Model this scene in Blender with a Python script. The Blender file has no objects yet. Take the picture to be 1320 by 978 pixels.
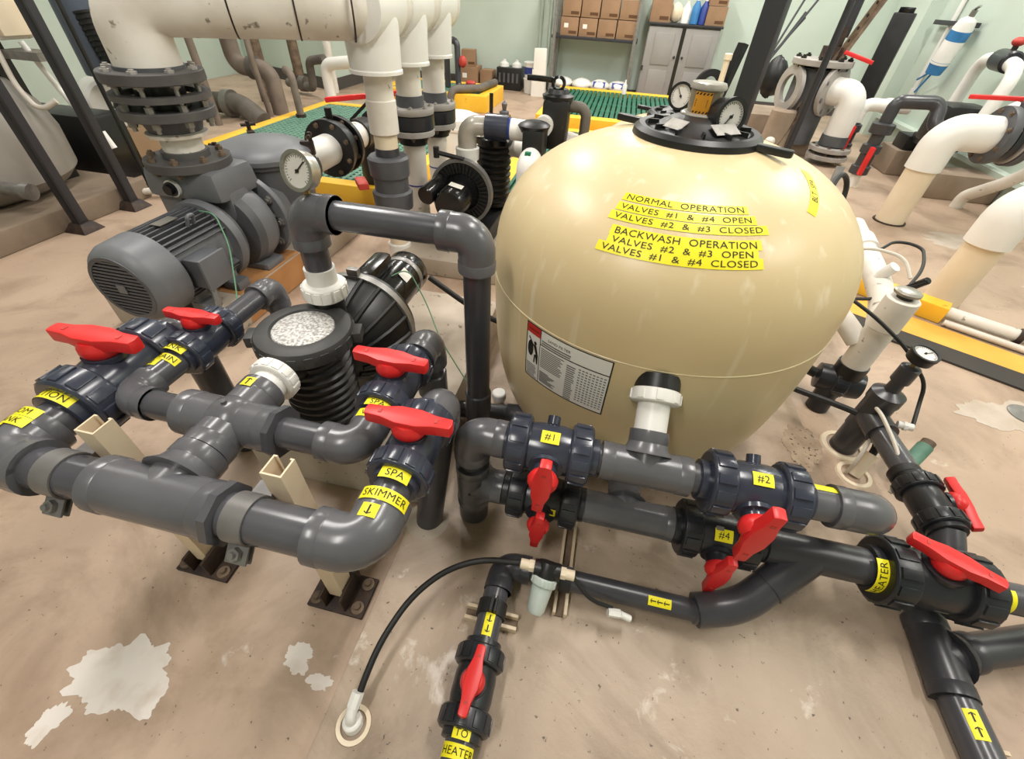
import bpy, bmesh, math, random
from mathutils import Vector as V, Matrix
random.seed(7)
SC = bpy.context.scene
COL = SC.collection
# ---------------------------------------------------------------- camera
cam = bpy.data.cameras.new('camera'); cam.sensor_fit = 'HORIZONTAL'; cam.sensor_width = 36.0
cam.lens = 555.07 / 1320 * 36; cam.clip_start = 0.02; cam.clip_end = 100
CAM = bpy.data.objects.new('camera', cam); COL.objects.link(CAM)
R = Matrix(((0.9751, -0.1791, 0.1304), (0.2168, 0.6490, -0.7292), (0.0460, 0.7394, 0.6717)))
CAM.matrix_world = Matrix.Translation((0, 0, 1.2)) @ R.to_4x4()
SC.camera = CAM
# ---------------------------------------------------------------- world, ceiling lamps, exposure
w = bpy.data.worlds.new('world'); SC.world = w; w.use_nodes = True
w.node_tree.nodes['Background'].inputs[0].default_value = (1, .97, .93, 1)
w.node_tree.nodes['Background'].inputs[1].default_value = .25
SC.view_settings.view_transform = 'Standard'; SC.view_settings.look = 'None'
SC.view_settings.exposure = -0.06; SC.view_settings.gamma = 1.0; SC.view_settings.use_curve_mapping = False
ZC = 3.2
def ceiling_lamp(x, y, e, sx=.22, sy=1.25):
    l = bpy.data.lights.new('ceiling_lamp', 'AREA'); l.shape = 'RECTANGLE'; l.size = sx; l.size_y = sy
    l.energy = e; l.color = (1, .962, .915)
    o = bpy.data.objects.new('ceiling_lamp', l); o.location = (x, y, ZC - .06); COL.objects.link(o)
for x, y, e in ((.75, 1.5, 56), (2.9, .9, 44), (2.7, 4.4, 60), (-1.9, 1.9, 62), (-1.6, 4.6, 66), (.6, 5.2, 68), (-4.4, 6.2, 56), (-.3, 7.0, 64), (-4.3, 2.6, 24), (2.2, 7.0, 46), (-.9, -.9, 52)):
    ceiling_lamp(x, y, e)
# ---------------------------------------------------------------- materials
def lin(h):
    h = h.lstrip('#'); o = []
    for i in (0, 2, 4):
        c = int(h[i:i+2], 16) / 255
        o.append(c / 12.92 if c <= .04045 else ((c + .055) / 1.055) ** 2.4)
    return (*o, 1)
MATS = {}
def mat(name, col, rough=.5, metal=0, col2=None, sc=8, lo=.35, hi=.65, bump=0, bsc=60, spec=None, trans=0, alpha=1, coat=0, spot=None, spsc=40, spth=.62, emit=0):
    m = bpy.data.materials.new(name); m.use_nodes = True; nt = m.node_tree; b = nt.nodes['Principled BSDF']
    b.inputs['Base Color'].default_value = lin(col); b.inputs['Roughness'].default_value = rough; b.inputs['Metallic'].default_value = metal
    if spec is not None: b.inputs['Specular IOR Level'].default_value = spec
    if trans: b.inputs['Transmission Weight'].default_value = trans
    if alpha < 1: b.inputs['Alpha'].default_value = alpha
    if coat: b.inputs['Coat Weight'].default_value = coat; b.inputs['Coat Roughness'].default_value = .15
    tc = nt.nodes.new('ShaderNodeTexCoord')
    def noise(scale, det=5):
        n = nt.nodes.new('ShaderNodeTexNoise'); n.inputs['Scale'].default_value = scale; n.inputs['Detail'].default_value = det
        nt.links.new(tc.outputs['Object'], n.inputs['Vector']); return n
    def ramp(n, a, bb, c1=(0, 0, 0, 1), c2=(1, 1, 1, 1)):
        r = nt.nodes.new('ShaderNodeValToRGB'); r.color_ramp.elements[0].position = a; r.color_ramp.elements[1].position = bb
        r.color_ramp.elements[0].color = c1; r.color_ramp.elements[1].color = c2
        nt.links.new(n.outputs['Fac'], r.inputs['Fac']); return r
    out = None
    if col2:
        out = ramp(noise(sc), lo, hi, lin(col), lin(col2)).outputs['Color']
    if spot:
        r = ramp(noise(spsc, 3), spth, spth + .05)
        mx = nt.nodes.new('ShaderNodeMix'); mx.data_type = 'RGBA'
        nt.links.new(r.outputs['Color'], mx.inputs['Factor'])
        if out: nt.links.new(out, mx.inputs['A'])
        else: mx.inputs['A'].default_value = lin(col)
        mx.inputs['B'].default_value = lin(spot); out = mx.outputs['Result']
    if out: nt.links.new(out, b.inputs['Base Color'])
    if bump:
        bp = nt.nodes.new('ShaderNodeBump'); bp.inputs['Strength'].default_value = bump; bp.inputs['Distance'].default_value = .004
        nt.links.new(noise(bsc).outputs['Fac'], bp.inputs['Height']); nt.links.new(bp.outputs['Normal'], b.inputs['Normal'])
    MATS[name] = m; return m
mat('pvc_grey', '#47474c', .24, col2='#515156', sc=5, bump=.03, bsc=25)
mat('pvc_fit', '#545458', .25, col2='#5f5f63', sc=7, bump=.03, bsc=30)
mat('pvc_dark', '#37373b', .3, col2='#414146', sc=6)
mat('valve_navy', '#2f333f', .22, col2='#383d4a', sc=9)
mat('valve_black', '#1f2125', .32, col2='#292b30', sc=9)
mat('red', '#d02020', .38, col2='#e03030', sc=6)
mat('red_old', '#a83028', .5, col2='#c04038', sc=8)
mat('yellow_tape', '#f2e51c', .45)
mat('ink', '#1a1708', .6)
mt = mat('tank', '#d2bc90', .36, col2='#d9c59b', sc=2.2, bump=.012, bsc=14)
def streaks(m, c):
    nt = m.node_tree; b = nt.nodes['Principled BSDF']; src = b.inputs['Base Color'].links[0].from_socket
    tc = nt.nodes.new('ShaderNodeTexCoord'); mp = nt.nodes.new('ShaderNodeMapping'); mp.inputs['Scale'].default_value = (26, 26, 1.6)
    n = nt.nodes.new('ShaderNodeTexNoise'); n.inputs['Scale'].default_value = 1; n.inputs['Detail'].default_value = 3
    r = nt.nodes.new('ShaderNodeMapRange'); r.inputs['From Min'].default_value = .6; r.inputs['From Max'].default_value = .74; r.inputs['To Max'].default_value = .45
    mx = nt.nodes.new('ShaderNodeMix'); mx.data_type = 'RGBA'; mx.inputs['B'].default_value = lin(c)
    nt.links.new(tc.outputs['Object'], mp.inputs['Vector']); nt.links.new(mp.outputs['Vector'], n.inputs['Vector']); nt.links.new(n.outputs['Fac'], r.inputs['Value'])
    nt.links.new(r.outputs['Result'], mx.inputs['Factor']); nt.links.new(src, mx.inputs['A']); nt.links.new(mx.outputs['Result'], b.inputs['Base Color'])
streaks(mt, '#f0e6cf')
mat('tank_dull', '#d8caa4', .35)
mat('white_pvc', '#e4e2dd', .38, col2='#eceae5', sc=4)
mat('white_old', '#d6cfc4', .5, col2='#e8e3db', sc=6, spot='#8d8578', spsc=22, spth=.66)
mat('ivory', '#dccbb0', .5, col2='#e6d7be', sc=4)
mat('cream_strut', '#d3bfa2', .5, col2='#dccaaf', sc=5)
mat('black_plastic', '#141415', .4, col2='#1c1c1e', sc=12, spot='#3a3936', spsc=55, spth=.7)
mat('black_gloss', '#101012', .2)
mat('black_rubber', '#1b1b1b', .55)
mat('ring_grey', '#2c2c2d', .5, col2='#3b3a39', sc=14)
mat('cast_grey', '#63656a', .45, col2='#6f7175', sc=5, bump=.05, bsc=40)
mat('cast_dark', '#4b4d52', .5, col2='#5a5b5f', sc=7)
mat('flange_grey', '#4c4a4b', .55, col2='#5a5856', sc=10)
mat('light_flange', '#98938f', .55, col2='#a8a39e', sc=10)
mat('strap_grey', '#676563', .42, .15, col2='#737170', sc=20)
mat('steel', '#b0aca4', .32, .85)
mat('galv', '#8a8886', .42, .75, col2='#9c9a97', sc=30)
mat('steel_dark', '#35353a', .45, .2)
mat('rust', '#5a4a3c', .7, col2='#7d6a56', sc=18)
mat('rust_dark', '#2a2321', .6, .2, col2='#45342a', sc=30)
mat('brass', '#a88f5c', .4, .8)
mat('concrete', '#a99c8c', .85, col2='#bdb1a2', sc=5, bump=.35, bsc=22, spot='#7d7266', spsc=30, spth=.66)
mat('curb_brown', '#7a6b5b', .85, col2='#8b7b69', sc=4, bump=.3, bsc=30)
mat('concrete_brown', '#8c7c6b', .85, col2='#a39180', sc=4, bump=.3, bsc=30)
mat('wall_paint', '#bfcdc1', .6, col2='#c8d5ca', sc=1.3, bump=.03, bsc=18)
mat('wall_base', '#4d4946', .7)
mat('ceiling', '#c9c8c2', .8)
mat('yellow_paint', '#f0b92c', .5, col2='#f6c53c', sc=5, spot='#c9952a', spsc=18, spth=.68)
mat('grate', '#1d5a45', .45, col2='#2b6b55', sc=12)
mat('grate_pale', '#577f6c', .6, col2='#6a9280', sc=20)
mat('pit', '#10251d', .8)
mat('carton', '#8c6d52', .75, col2='#9b7b5e', sc=4)
mat('carton_ink', '#5c3d24', .8)
mat('carton_tape', '#c79c6d', .5)
mat('paper', '#e6e3db', .7)
mat('paper_grey', '#b3afa9', .6, col2='#9c9892', sc=40)
mat('grit', '#8d7a66', .9, col2='#a8957f', sc=14, bump=.8, bsc=45, spot='#4e4236', spsc=70, spth=.6)
mat('cab_grey', '#8f8c89', .5, col2='#979491', sc=3)
mat('blue', '#2a3f8a', .5)
mat('ext_blue', '#2d6fa8', .5, col2='#3a7fb8', sc=12)
mat('glass', '#f2f4f4', .08, trans=.95)
mat('lid_sparkle', '#9f9d99', .18, .3, col2='#e6e4e0', sc=150, lo=.38, hi=.62, bump=1.0, bsc=170)  # fine silver-white flecks paint the sparkle of the clear lid into its colour
mat('cloudy', '#b5afa4', .2, col2='#c9c4ba', sc=9, trans=.35)
mat('sight_glass', '#b9ad95', .15, trans=.55)
mat('cup_clear', '#c3cec6', .2, trans=.22, col2='#d0d9d2', sc=14)
mat('warn_orange', '#e09a26', .5)
mat('gauge_face', '#d9d6d0', .4)
mat('green_wire', '#5f8d6d', .5)
mat('hose_white', '#cfc8bc', .5)
mat('navy_pipe', '#4d5664', .45)
mat('rust_pipe', '#6b5f55', .7, col2='#7d7065', sc=8)
mat('ins_pipe', '#57524c', .75, col2='#6a645c', sc=9)
mat('rubber_mat', '#3b3733', .85, bump=.2, bsc=60)
mat('orange_strip', '#e0a03a', .6, col2='#ecb04a', sc=4)
mat('green_mark', '#1f7a5a', .6)
mat('wood', '#9a8062', .7)
mat('label_red', '#c03028', .5)
mat('label_grey', '#77736e', .6)
mat('foil', '#8c8a84', .35, .7, bump=.6, bsc=90)

def floor_mat(name, c1, c2, stain, pale, pth, grit=.2):
    m = bpy.data.materials.new(name); m.use_nodes = True; nt = m.node_tree; b = nt.nodes['Principled BSDF']
    tc = nt.nodes.new('ShaderNodeTexCoord')
    def noise(scale, det=6, dist=0, off=0):
        mp = nt.nodes.new('ShaderNodeMapping'); mp.inputs['Location'].default_value = (off, off * .7, 0)
        nt.links.new(tc.outputs['Object'], mp.inputs['Vector'])
        n = nt.nodes.new('ShaderNodeTexNoise'); n.inputs['Scale'].default_value = scale; n.inputs['Detail'].default_value = det; n.inputs['Distortion'].default_value = dist
        n.inputs['Roughness'].default_value = .62
        nt.links.new(mp.outputs['Vector'], n.inputs['Vector']); return n.outputs['Fac']
    def ramp(f, a, c):
        r = nt.nodes.new('ShaderNodeMapRange'); r.inputs['From Min'].default_value = a; r.inputs['From Max'].default_value = c
        nt.links.new(f, r.inputs['Value']); return r.outputs['Result']
    def mix(a, c, f):
        mx = nt.nodes.new('ShaderNodeMix'); mx.data_type = 'RGBA'
        if isinstance(a, str): mx.inputs['A'].default_value = lin(a)
        else: nt.links.new(a, mx.inputs['A'])
        mx.inputs['B'].default_value = lin(c); nt.links.new(f, mx.inputs['Factor']); return mx.outputs['Result']
    col = mix(c1, c2, ramp(noise(1.6, 6, .3), .35, .65))
    col = mix(col, stain, ramp(noise(2.3, 8, .7, 5), .48, .7))
    col = mix(col, pale, ramp(noise(5.5, 8, .4, 11), pth, pth + .06))
    col = mix(col, '#5f5245', ramp(noise(75, 2, 0, 3), .69, .74))
    nt.links.new(col, b.inputs['Base Color'])
    nt.links.new(ramp(noise(3, 4, 0, 8), -1.0, 2.2), b.inputs['Roughness'])
    bp = nt.nodes.new('ShaderNodeBump'); bp.inputs['Strength'].default_value = grit; bp.inputs['Distance'].default_value = .004
    nt.links.new(noise(38, 6), bp.inputs['Height']); nt.links.new(bp.outputs['Normal'], b.inputs['Normal'])
    MATS[name] = m
floor_mat('floor', '#ac9480', '#b9a28d', '#8d7763', '#d2c6ba', .66)
floor_mat('pad', '#a6927f', '#b6a490', '#82705e', '#d2c6ba', .63, .6)
# ---------------------------------------------------------------- mesh helpers
X, Y, Z = V((1, 0, 0)), V((0, 1, 0)), V((0, 0, 1))
def frame(ax, hint=None):
    ax = V(ax).normalized()
    h = V(hint) if hint is not None else (Z if abs(ax.z) < .9 else X)
    if h.normalized().cross(ax).length < .05: h = X if abs(ax.x) < .8 else Y
    u = (h - ax * h.dot(ax)).normalized(); return u, ax.cross(u), ax
class MB:
    def __init__(s): s.v = []; s.f = []
    def add(s, vs, fs):
        o = len(s.v); s.v += [tuple(p) for p in vs]; s.f += [tuple(i + o for i in f) for f in fs]; return s
    def lathe(s, o, ax, prof, n=24, hint=None, a0=0, a1=None, caps=True):
        o = V(o); u, w_, ax = frame(ax, hint); vs = []; fs = []; full = a1 is None
        m = n if full else n + 1
        for h, r in prof:
            for i in range(m):
                a = a0 + (2 * math.pi if full else a1 - a0) * i / n
                vs.append(o + ax * h + (u * math.cos(a) + w_ * math.sin(a)) * max(r, 1e-5))
        for k in range(len(prof) - 1):
            for i in range(n):
                j = (i + 1) % m
                fs.append((k*m+i, k*m+j, (k+1)*m+j, (k+1)*m+i))
        if full and abs(prof[0][0] - prof[-1][0]) > 1e-6 and caps:
            if prof[0][1] > 1e-4: fs.append(tuple(range(m - 1, -1, -1)))
            if prof[-1][1] > 1e-4: fs.append(tuple(range((len(prof)-1)*m, len(prof)*m)))
        return s.add(vs, fs)
    def cyl(s, p0, p1, r, r2=None, n=20, c=0):
        p0, p1 = V(p0), V(p1); L = (p1 - p0).length; r2 = r if r2 is None else r2
        pr = [(0, r), (L, r2)] if not c else [(0, r - c), (c, r), (L - c, r2), (L, r2 - c)]
        return s.lathe(p0, p1 - p0, pr, n)
    def ring(s, o, ax, h0, h1, ri, ro, n=28):
        return s.lathe(o, ax, [(h0, ri), (h0, ro), (h1, ro), (h1, ri), (h0, ri)], n)
    def tube(s, pts, r, n=14, bend=0, seg=7, caps=True):
        pts = [V(p) for p in pts]; path = [pts[0]]
        for i in range(1, len(pts) - 1):
            a, b, c = pts[i-1], pts[i], pts[i+1]; d1 = (a - b); d2 = (c - b)
            l = min(bend, d1.length * .49, d2.length * .49) if bend else 0
            if l < 1e-4: path.append(b); continue
            e1 = b + d1.normalized() * l; e2 = b + d2.normalized() * l
            ang = d1.angle(d2); rr = l * math.tan(ang / 2)
            bis = (d1.normalized() + d2.normalized())
            if bis.length < 1e-4: path.append(b); continue
            ctr = b + bis.normalized() * (l / math.cos(ang / 2))
            q1, q2 = (e1 - ctr).normalized(), (e2 - ctr).normalized(); tot = q1.angle(q2)
            for k in range(seg + 1):
                t = k / seg; st = math.sin(tot)
                q = (q1 * math.sin((1-t)*tot) + q2 * math.sin(t*tot)) / st if st > 1e-5 else q1.lerp(q2, t)
                path.append(ctr + q * rr)
        path.append(pts[-1])
        vs = []; fs = []; t0 = (path[1] - path[0]).normalized(); u = frame(t0)[0]
        for i, p in enumerate(path):
            if i == 0: t = t0
            elif i == len(path) - 1: t = (path[-1] - path[-2]).normalized()
            else: t = ((path[i+1] - p).normalized() + (p - path[i-1]).normalized()).normalized()
            u = (u - t * u.dot(t)).normalized(); w_ = t.cross(u)
            for k in range(n):
                a = 2 * math.pi * k / n; vs.append(p + (u * math.cos(a) + w_ * math.sin(a)) * r)
        for i in range(len(path) - 1):
            for k in range(n):
                j = (k + 1) % n; fs.append((i*n+k, i*n+j, (i+1)*n+j, (i+1)*n+k))
        if caps: fs.append(tuple(range(n - 1, -1, -1))); fs.append(tuple(range((len(path)-1)*n, len(path)*n)))
        return s.add(vs, fs)
    def box(s, c, sz, ux=X, uy=Y, uz=None, top=1):
        c = V(c); ux = V(ux).normalized(); uy = V(uy).normalized(); uz = ux.cross(uy) if uz is None else V(uz)
        a, b, d = sz[0]/2, sz[1]/2, sz[2]/2
        vs = [c + ux*(i*a*(top if k > 0 else 1)) + uy*(j*b*(top if k > 0 else 1)) + uz*(k*d) for k in (-1, 1) for j in (-1, 1) for i in (-1, 1)]
        return s.add(vs, [(0, 2, 3, 1), (4, 5, 7, 6), (0, 1, 5, 4), (2, 6, 7, 3), (0, 4, 6, 2), (1, 3, 7, 5)])
    def bx(s, x0, x1, y0, y1, z0, z1): return s.box(((x0+x1)/2, (y0+y1)/2, (z0+z1)/2), (x1-x0, y1-y0, z1-z0))
    def bar(s, p0, p1, w_, h, hint=Z):
        p0, p1 = V(p0), V(p1); d = p1 - p0; u, q, a = frame(d, hint)
        return s.box((p0 + p1) / 2, (d.length, w_, h), a, q, u)
    def prism(s, pts, o, ux, uy, dp):
        o, ux, uy, dp = V(o), V(ux), V(uy), V(dp); n = len(pts)
        vs = [o + ux*x + uy*y for x, y in pts] + [o + ux*x + uy*y + dp for x, y in pts]
        return s.add(vs, [tuple(range(n - 1, -1, -1)), tuple(range(n, 2*n))] + [(i, (i+1) % n, n + (i+1) % n, n + i) for i in range(n)])
    def blob(s, c, r, sc=(1, 1, 1), n=14, m=9, jit=0):
        c = V(c); vs = []; fs = []
        for j in range(m + 1):
            th = math.pi * j / m
            for i in range(n):
                a = 2 * math.pi * i / n; k = 1 + (random.uniform(-jit, jit) if jit else 0)
                vs.append(c + V((math.sin(th)*math.cos(a)*sc[0], math.sin(th)*math.sin(a)*sc[1], math.cos(th)*sc[2])) * r * k)
        for j in range(m):
            for i in range(n): fs.append((j*n+i, j*n+(i+1) % n, (j+1)*n+(i+1) % n, (j+1)*n+i))
        return s.add(vs, fs)
def mesh(name, mb, m, bevel=0, off=None, ang=38):
    me = bpy.data.meshes.new(name); off = V(off) if off is not None else V((0, 0, 0))
    me.from_pydata([V(p) - off for p in mb.v], [], mb.f)
    bm = bmesh.new(); bm.from_mesh(me)
    bmesh.ops.remove_doubles(bm, verts=bm.verts, dist=2e-5)
    bmesh.ops.recalc_face_normals(bm, faces=bm.faces)
    if bevel:
        es = [e for e in bm.edges if len(e.link_faces) == 2 and e.calc_face_angle(0) > .6]
        bmesh.ops.bevel(bm, geom=es, offset=bevel, segments=2, affect='EDGES', profile=.6, clamp_overlap=True)
    bm.to_mesh(me); bm.free()
    me.polygons.foreach_set('use_smooth', [True] * len(me.polygons)); me.set_sharp_from_angle(angle=math.radians(ang))
    me.materials.append(MATS[m]); return me
ROOT = {}
def thing(name, label, cat, loc=(0, 0, 0), group=None):
    o = bpy.data.objects.new(name, None); COL.objects.link(o); o.location = loc; o.empty_display_size = .05
    o['label'] = label; o['category'] = cat
    if group: o['group'] = group
    ROOT[o.name] = V(loc); return o
def part(par, name, mb, m, bevel=0, label=None, kind=None, ang=38):
    off = ROOT[par.name]
    o = bpy.data.objects.new(name, mesh(name, mb, m, bevel, off, ang)); COL.objects.link(o); o.parent = par
    ROOT[o.name] = off
    if label: o['label'] = label
    if kind: o['kind'] = kind
    return o
def solo(name, mb, m, label, cat, loc=(0, 0, 0), group=None, bevel=0, kind=None):
    o = bpy.data.objects.new(name, mesh(name, mb, m, bevel, loc)); COL.objects.link(o); o.location = loc
    o['label'] = label; o['category'] = cat; ROOT[o.name] = V(loc)
    if group: o['group'] = group
    if kind: o['kind'] = kind
    return o
def struct(name, mb, m, bevel=0):
    o = bpy.data.objects.new(name, mesh(name, mb, m, bevel)); COL.objects.link(o); o['kind'] = 'structure'; ROOT[o.name] = V((0, 0, 0)); return o
def dup(root, d, label=None):
    r = root.copy(); COL.objects.link(r); r.location = V(root.location) + V(d); ROOT[r.name] = V(r.location)
    if label: r['label'] = label
    for ch in root.children:
        c = ch.copy(); COL.objects.link(c); c.parent = r
        for g in ch.children:
            e = g.copy(); COL.objects.link(e); e.parent = c
    return r
# ---- lettering
TXT = {}
def text2d(s, size):
    k = (s, size)
    if k not in TXT:
        cu = bpy.data.curves.new('t', 'FONT'); cu.body = s; cu.size = size; cu.align_x = 'CENTER'; cu.align_y = 'CENTER'; cu.resolution_u = 3
        cu.space_character = 1.05
        ob = bpy.data.objects.new('t', cu); me = bpy.data.meshes.new_from_object(ob)
        vs = [(v.co.x, v.co.y) for v in me.vertices]; fs = [tuple(p.vertices) for p in me.polygons]
        bpy.data.objects.remove(ob); bpy.data.meshes.remove(me); bpy.data.curves.remove(cu)
        if vs:
            my = (min(v[1] for v in vs) + max(v[1] for v in vs)) / 2
            vs = [(a, b - my) for a, b in vs]
        TXT[k] = (vs, fs)
    return TXT[k]
def arrow2d(cx, cy, L, ang):
    t = L * .09; h = L * .3
    P = [(-L/2, -t), (L/2 - h*.5, -t), (L/2 - h*1.1, -h), (L/2 - h*.65, -h*1.15), (L/2, 0), (L/2 - h*.65, h*1.15), (L/2 - h*1.1, h), (L/2 - h*.5, t), (-L/2, t)]
    ca, sa = math.cos(ang), math.sin(ang)
    v = [(cx + x*ca - y*sa, cy + x*sa + y*ca) for x, y in P]
    return v, [(0, 1, 7, 8), (1, 2, 3, 4), (1, 4, 7), (7, 4, 5, 6)]
def surf(par, fn, w_, h, items, nu=12, nv=4, mp='yellow_tape', mt='ink', pname='label_tape'):
    """a thin tape of size w x h on the surface fn(s,t,lift), with printed items in tape coordinates"""
    mb = MB(); vs = [fn((i/nu - .5)*w_, (j/nv - .5)*h, .0009) for j in range(nv+1) for i in range(nu+1)]
    mb.add(vs, [(j*(nu+1)+i, j*(nu+1)+i+1, (j+1)*(nu+1)+i+1, (j+1)*(nu+1)+i) for j in range(nv) for i in range(nu)])
    lab = part(par, pname, mb, mp)
    if items:
        mb = MB()
        for vs, fs in items: mb.add([fn(a, b, .0016) for a, b in vs], fs)
        part(lab, 'lettering', mb, mt)
    return lab
def move2d(it, dx, dy): return [(a + dx, b + dy) for a, b in it[0]], it[1]
def fit2d(s, w_, h):
    vs, fs = text2d(s, 1.0)
    W = max(v[0] for v in vs) - min(v[0] for v in vs); H = max(v[1] for v in vs) - min(v[1] for v in vs)
    k = min(w_ / W, h / H); return [(a*k, b*k) for a, b in vs], fs
def on_cyl(A, ax, n, r, up, wrap):
    A, ax, n, up = V(A), V(ax).normalized(), V(n).normalized(), V(up).normalized(); right = up.cross(n)
    def fn(s, t, l):
        if wrap == 'u': a = s / r; return A + up*t + (n*math.cos(a) + right*math.sin(a))*(r + l)
        a = t / r; return A + right*s + (n*math.cos(a) + up*math.sin(a))*(r + l)
    return fn
def flat(A, n, up):
    A, n, up = V(A), V(n).normalized(), V(up).normalized(); right = up.cross(n)
    return lambda s, t, l: A + right*s + up*t + n*l
def tape(par, A, ax, n, r, up, w_, h, txt=None, arrows=None, wrap='u'):
    its = []
    if txt: its.append(fit2d(txt, w_*.86, h*.62))
    for a in (arrows or []): its.append(arrow2d(*a))
    return surf(par, on_cyl(A, ax, n, r, up, wrap), w_, h, its)
# ---- plumbing fittings
def pipe(par, p0, p1, r, m='pvc_grey', name='pipe', n=24): return part(par, name, MB().cyl(p0, p1, r, n=n), m)
def elbow(par, c, d1, d2, r, leg, m='pvc_fit', lip=.012, name='elbow', n=26):
    c, d1, d2 = V(c), V(d1).normalized(), V(d2).normalized()
    mb = MB().tube([c + d1*leg, c, c + d2*leg], r, n, bend=leg*.72, seg=9)
    for d in (d1, d2): mb.lathe(c + d*(leg - lip*2.2), d, [(0, r), (.002, r*1.028), (lip*2.2, r*1.028), (lip*2.2, r*.9)], n)
    return part(par, name, mb, m)
def tee(par, c, run, br, r, half, bl, m='pvc_fit', lip=.012, rb=None, name='tee', n=26):
    c, run, br = V(c), V(run).normalized(), V(br).normalized(); rb = rb or r
    mb = MB().cyl(c - run*half, c + run*half, r, n=n).cyl(c, c + br*bl, rb, n=n)
    mb.lathe(c + br*r*.75, br, [(0, rb*1.35), (r*.3, rb*1.1), (r*.62, rb)], n)
    for s in (-1, 1): mb.lathe(c + run*s*(half - lip*2.4), run*s, [(0, r), (.002, r*1.028), (lip*2.4, r*1.028), (lip*2.4, r*.9)], n)
    mb.lathe(c + br*(bl - lip*2.4), br, [(0, rb), (.002, rb*1.028), (lip*2.4, rb*1.028), (lip*2.4, rb*.9)], n)
    return part(par, name, mb, m)
def coupling(par, p0, p1, r, m='pvc_fit', name='coupling'): return part(par, name, MB().cyl(p0, p1, r, n=26, c=.004), m)
def union_nut(par, c, ax, r, wd, m='white_pvc', name='union_nut', ribs=12, pad=True):
    c = V(c); u, w_, ax = frame(ax); mb = MB()
    mb.lathe(c, ax, [(-wd/2, r*.8), (-wd/2, r*.9), (-wd*.42, r*.97), (wd*.42, r*.97), (wd/2, r*.9), (wd/2, r*.8)], 36)
    for i in range(ribs):
        a = 2*math.pi*i/ribs; d = u*math.cos(a) + w_*math.sin(a); t = ax.cross(d)
        mb.box(c + d*(r*.965), (wd*.72, r*.3, r*.1), ax, t, d)
    return part(par, name, mb, m, bevel=.0012)
def valve(label, c, ax, st, bar, rp, nut, L, hl, m='valve_navy', grp='red handled ball valves', txt=None, lab=None, mh='red', name='ball_valve', cat='valve', sh=.8):
    c, ax, st, bar = V(c), V(ax).normalized(), V(st).normalized(), V(bar).normalized()
    t = thing(name, label, cat, c, grp); b = nut*.83
    mb = MB().lathe(c, ax, [(-L*.34, b*.82), (-L*.33, b*.92), (-L*.2, b*.95), (-L*.12, b), (L*.12, b), (L*.2, b*.95), (L*.33, b*.92), (L*.34, b*.82)], 32)
    mb.cyl(c, c + st*nut*(sh + .12), nut*.42, nut*.38, 20).cyl(c + st*nut*.7, c + st*nut*.84, nut*.55, n=20)
    body = part(t, 'valve_body', mb, m)
    mb = MB()
    for s in (-1, 1):
        mb = MB().lathe(c + ax*s*L*.3, ax*s, [(0, rp*.9), (0, rp*1.26), (L*.24, rp*1.26), (L*.245, rp*1.2), (L*.245, rp*.95)], 28)
        part(t, 'end_connector', mb, m)
        union_nut(t, c + ax*s*L*.345, ax, nut, L*.235, m)
    w_ = bar.cross(st).normalized(); o = c + st*(nut*sh)
    hb = MB().lathe(o, st, [(-hl*.04, hl*.12), (hl*.0, hl*.175), (hl*.07, hl*.21), (hl*.14, hl*.2), (hl*.2, hl*.16)], 24)
    part(t, 'handle_hub', hb, mh)
    q = hl/2
    P = [(-q, -.075*hl), (-.3*hl, -.085*hl), (-.12*hl, -.13*hl), (.12*hl, -.13*hl), (.3*hl, -.085*hl), (q, -.075*hl), (q*1.03, 0), (q, .075*hl), (.3*hl, .085*hl), (.12*hl, .13*hl), (-.12*hl, .13*hl), (-.3*hl, .085*hl), (-q, .075*hl), (-q*1.03, 0)]
    mb = MB().prism(P, o + st*hl*.11, bar, w_, st*hl*.15)
    h = part(t, 'handle', mb, mh, bevel=.0035)
    for s in (-1, 1): part(h, 'grip_slot', MB().box(o + st*hl*.262 + bar*s*hl*.33, (hl*.035, hl*.06, hl*.01), bar, w_, st), 'red_old')
    return t
def flange(par, o, ax, th, r, ri, nb=8, m='flange_grey', mbolt='galv', bl=.03, name='flange', bolts=True):
    o = V(o); u, w_, ax = frame(ax)
    f = part(par, name, MB().lathe(o, ax, [(0, ri), (0, r*.985), (th*.08, r), (th*.92, r), (th, r*.985), (th, ri)], 36), m)
    if bolts:
        for i in range(nb):
            a = 2*math.pi*(i + .5)/nb; d = (u*math.cos(a) + w_*math.sin(a))*(r*.84); mb = MB()
            mb.cyl(o + d - ax*bl, o + d + ax*(th + bl), r*.05, n=8)
            mb.cyl(o + d - ax*bl*.6, o + d, r*.095, n=6).cyl(o + d + ax*th, o + d + ax*(th + bl*.6), r*.095, n=6)
            part(f, 'bolt', mb, mbolt)
    return f
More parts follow.
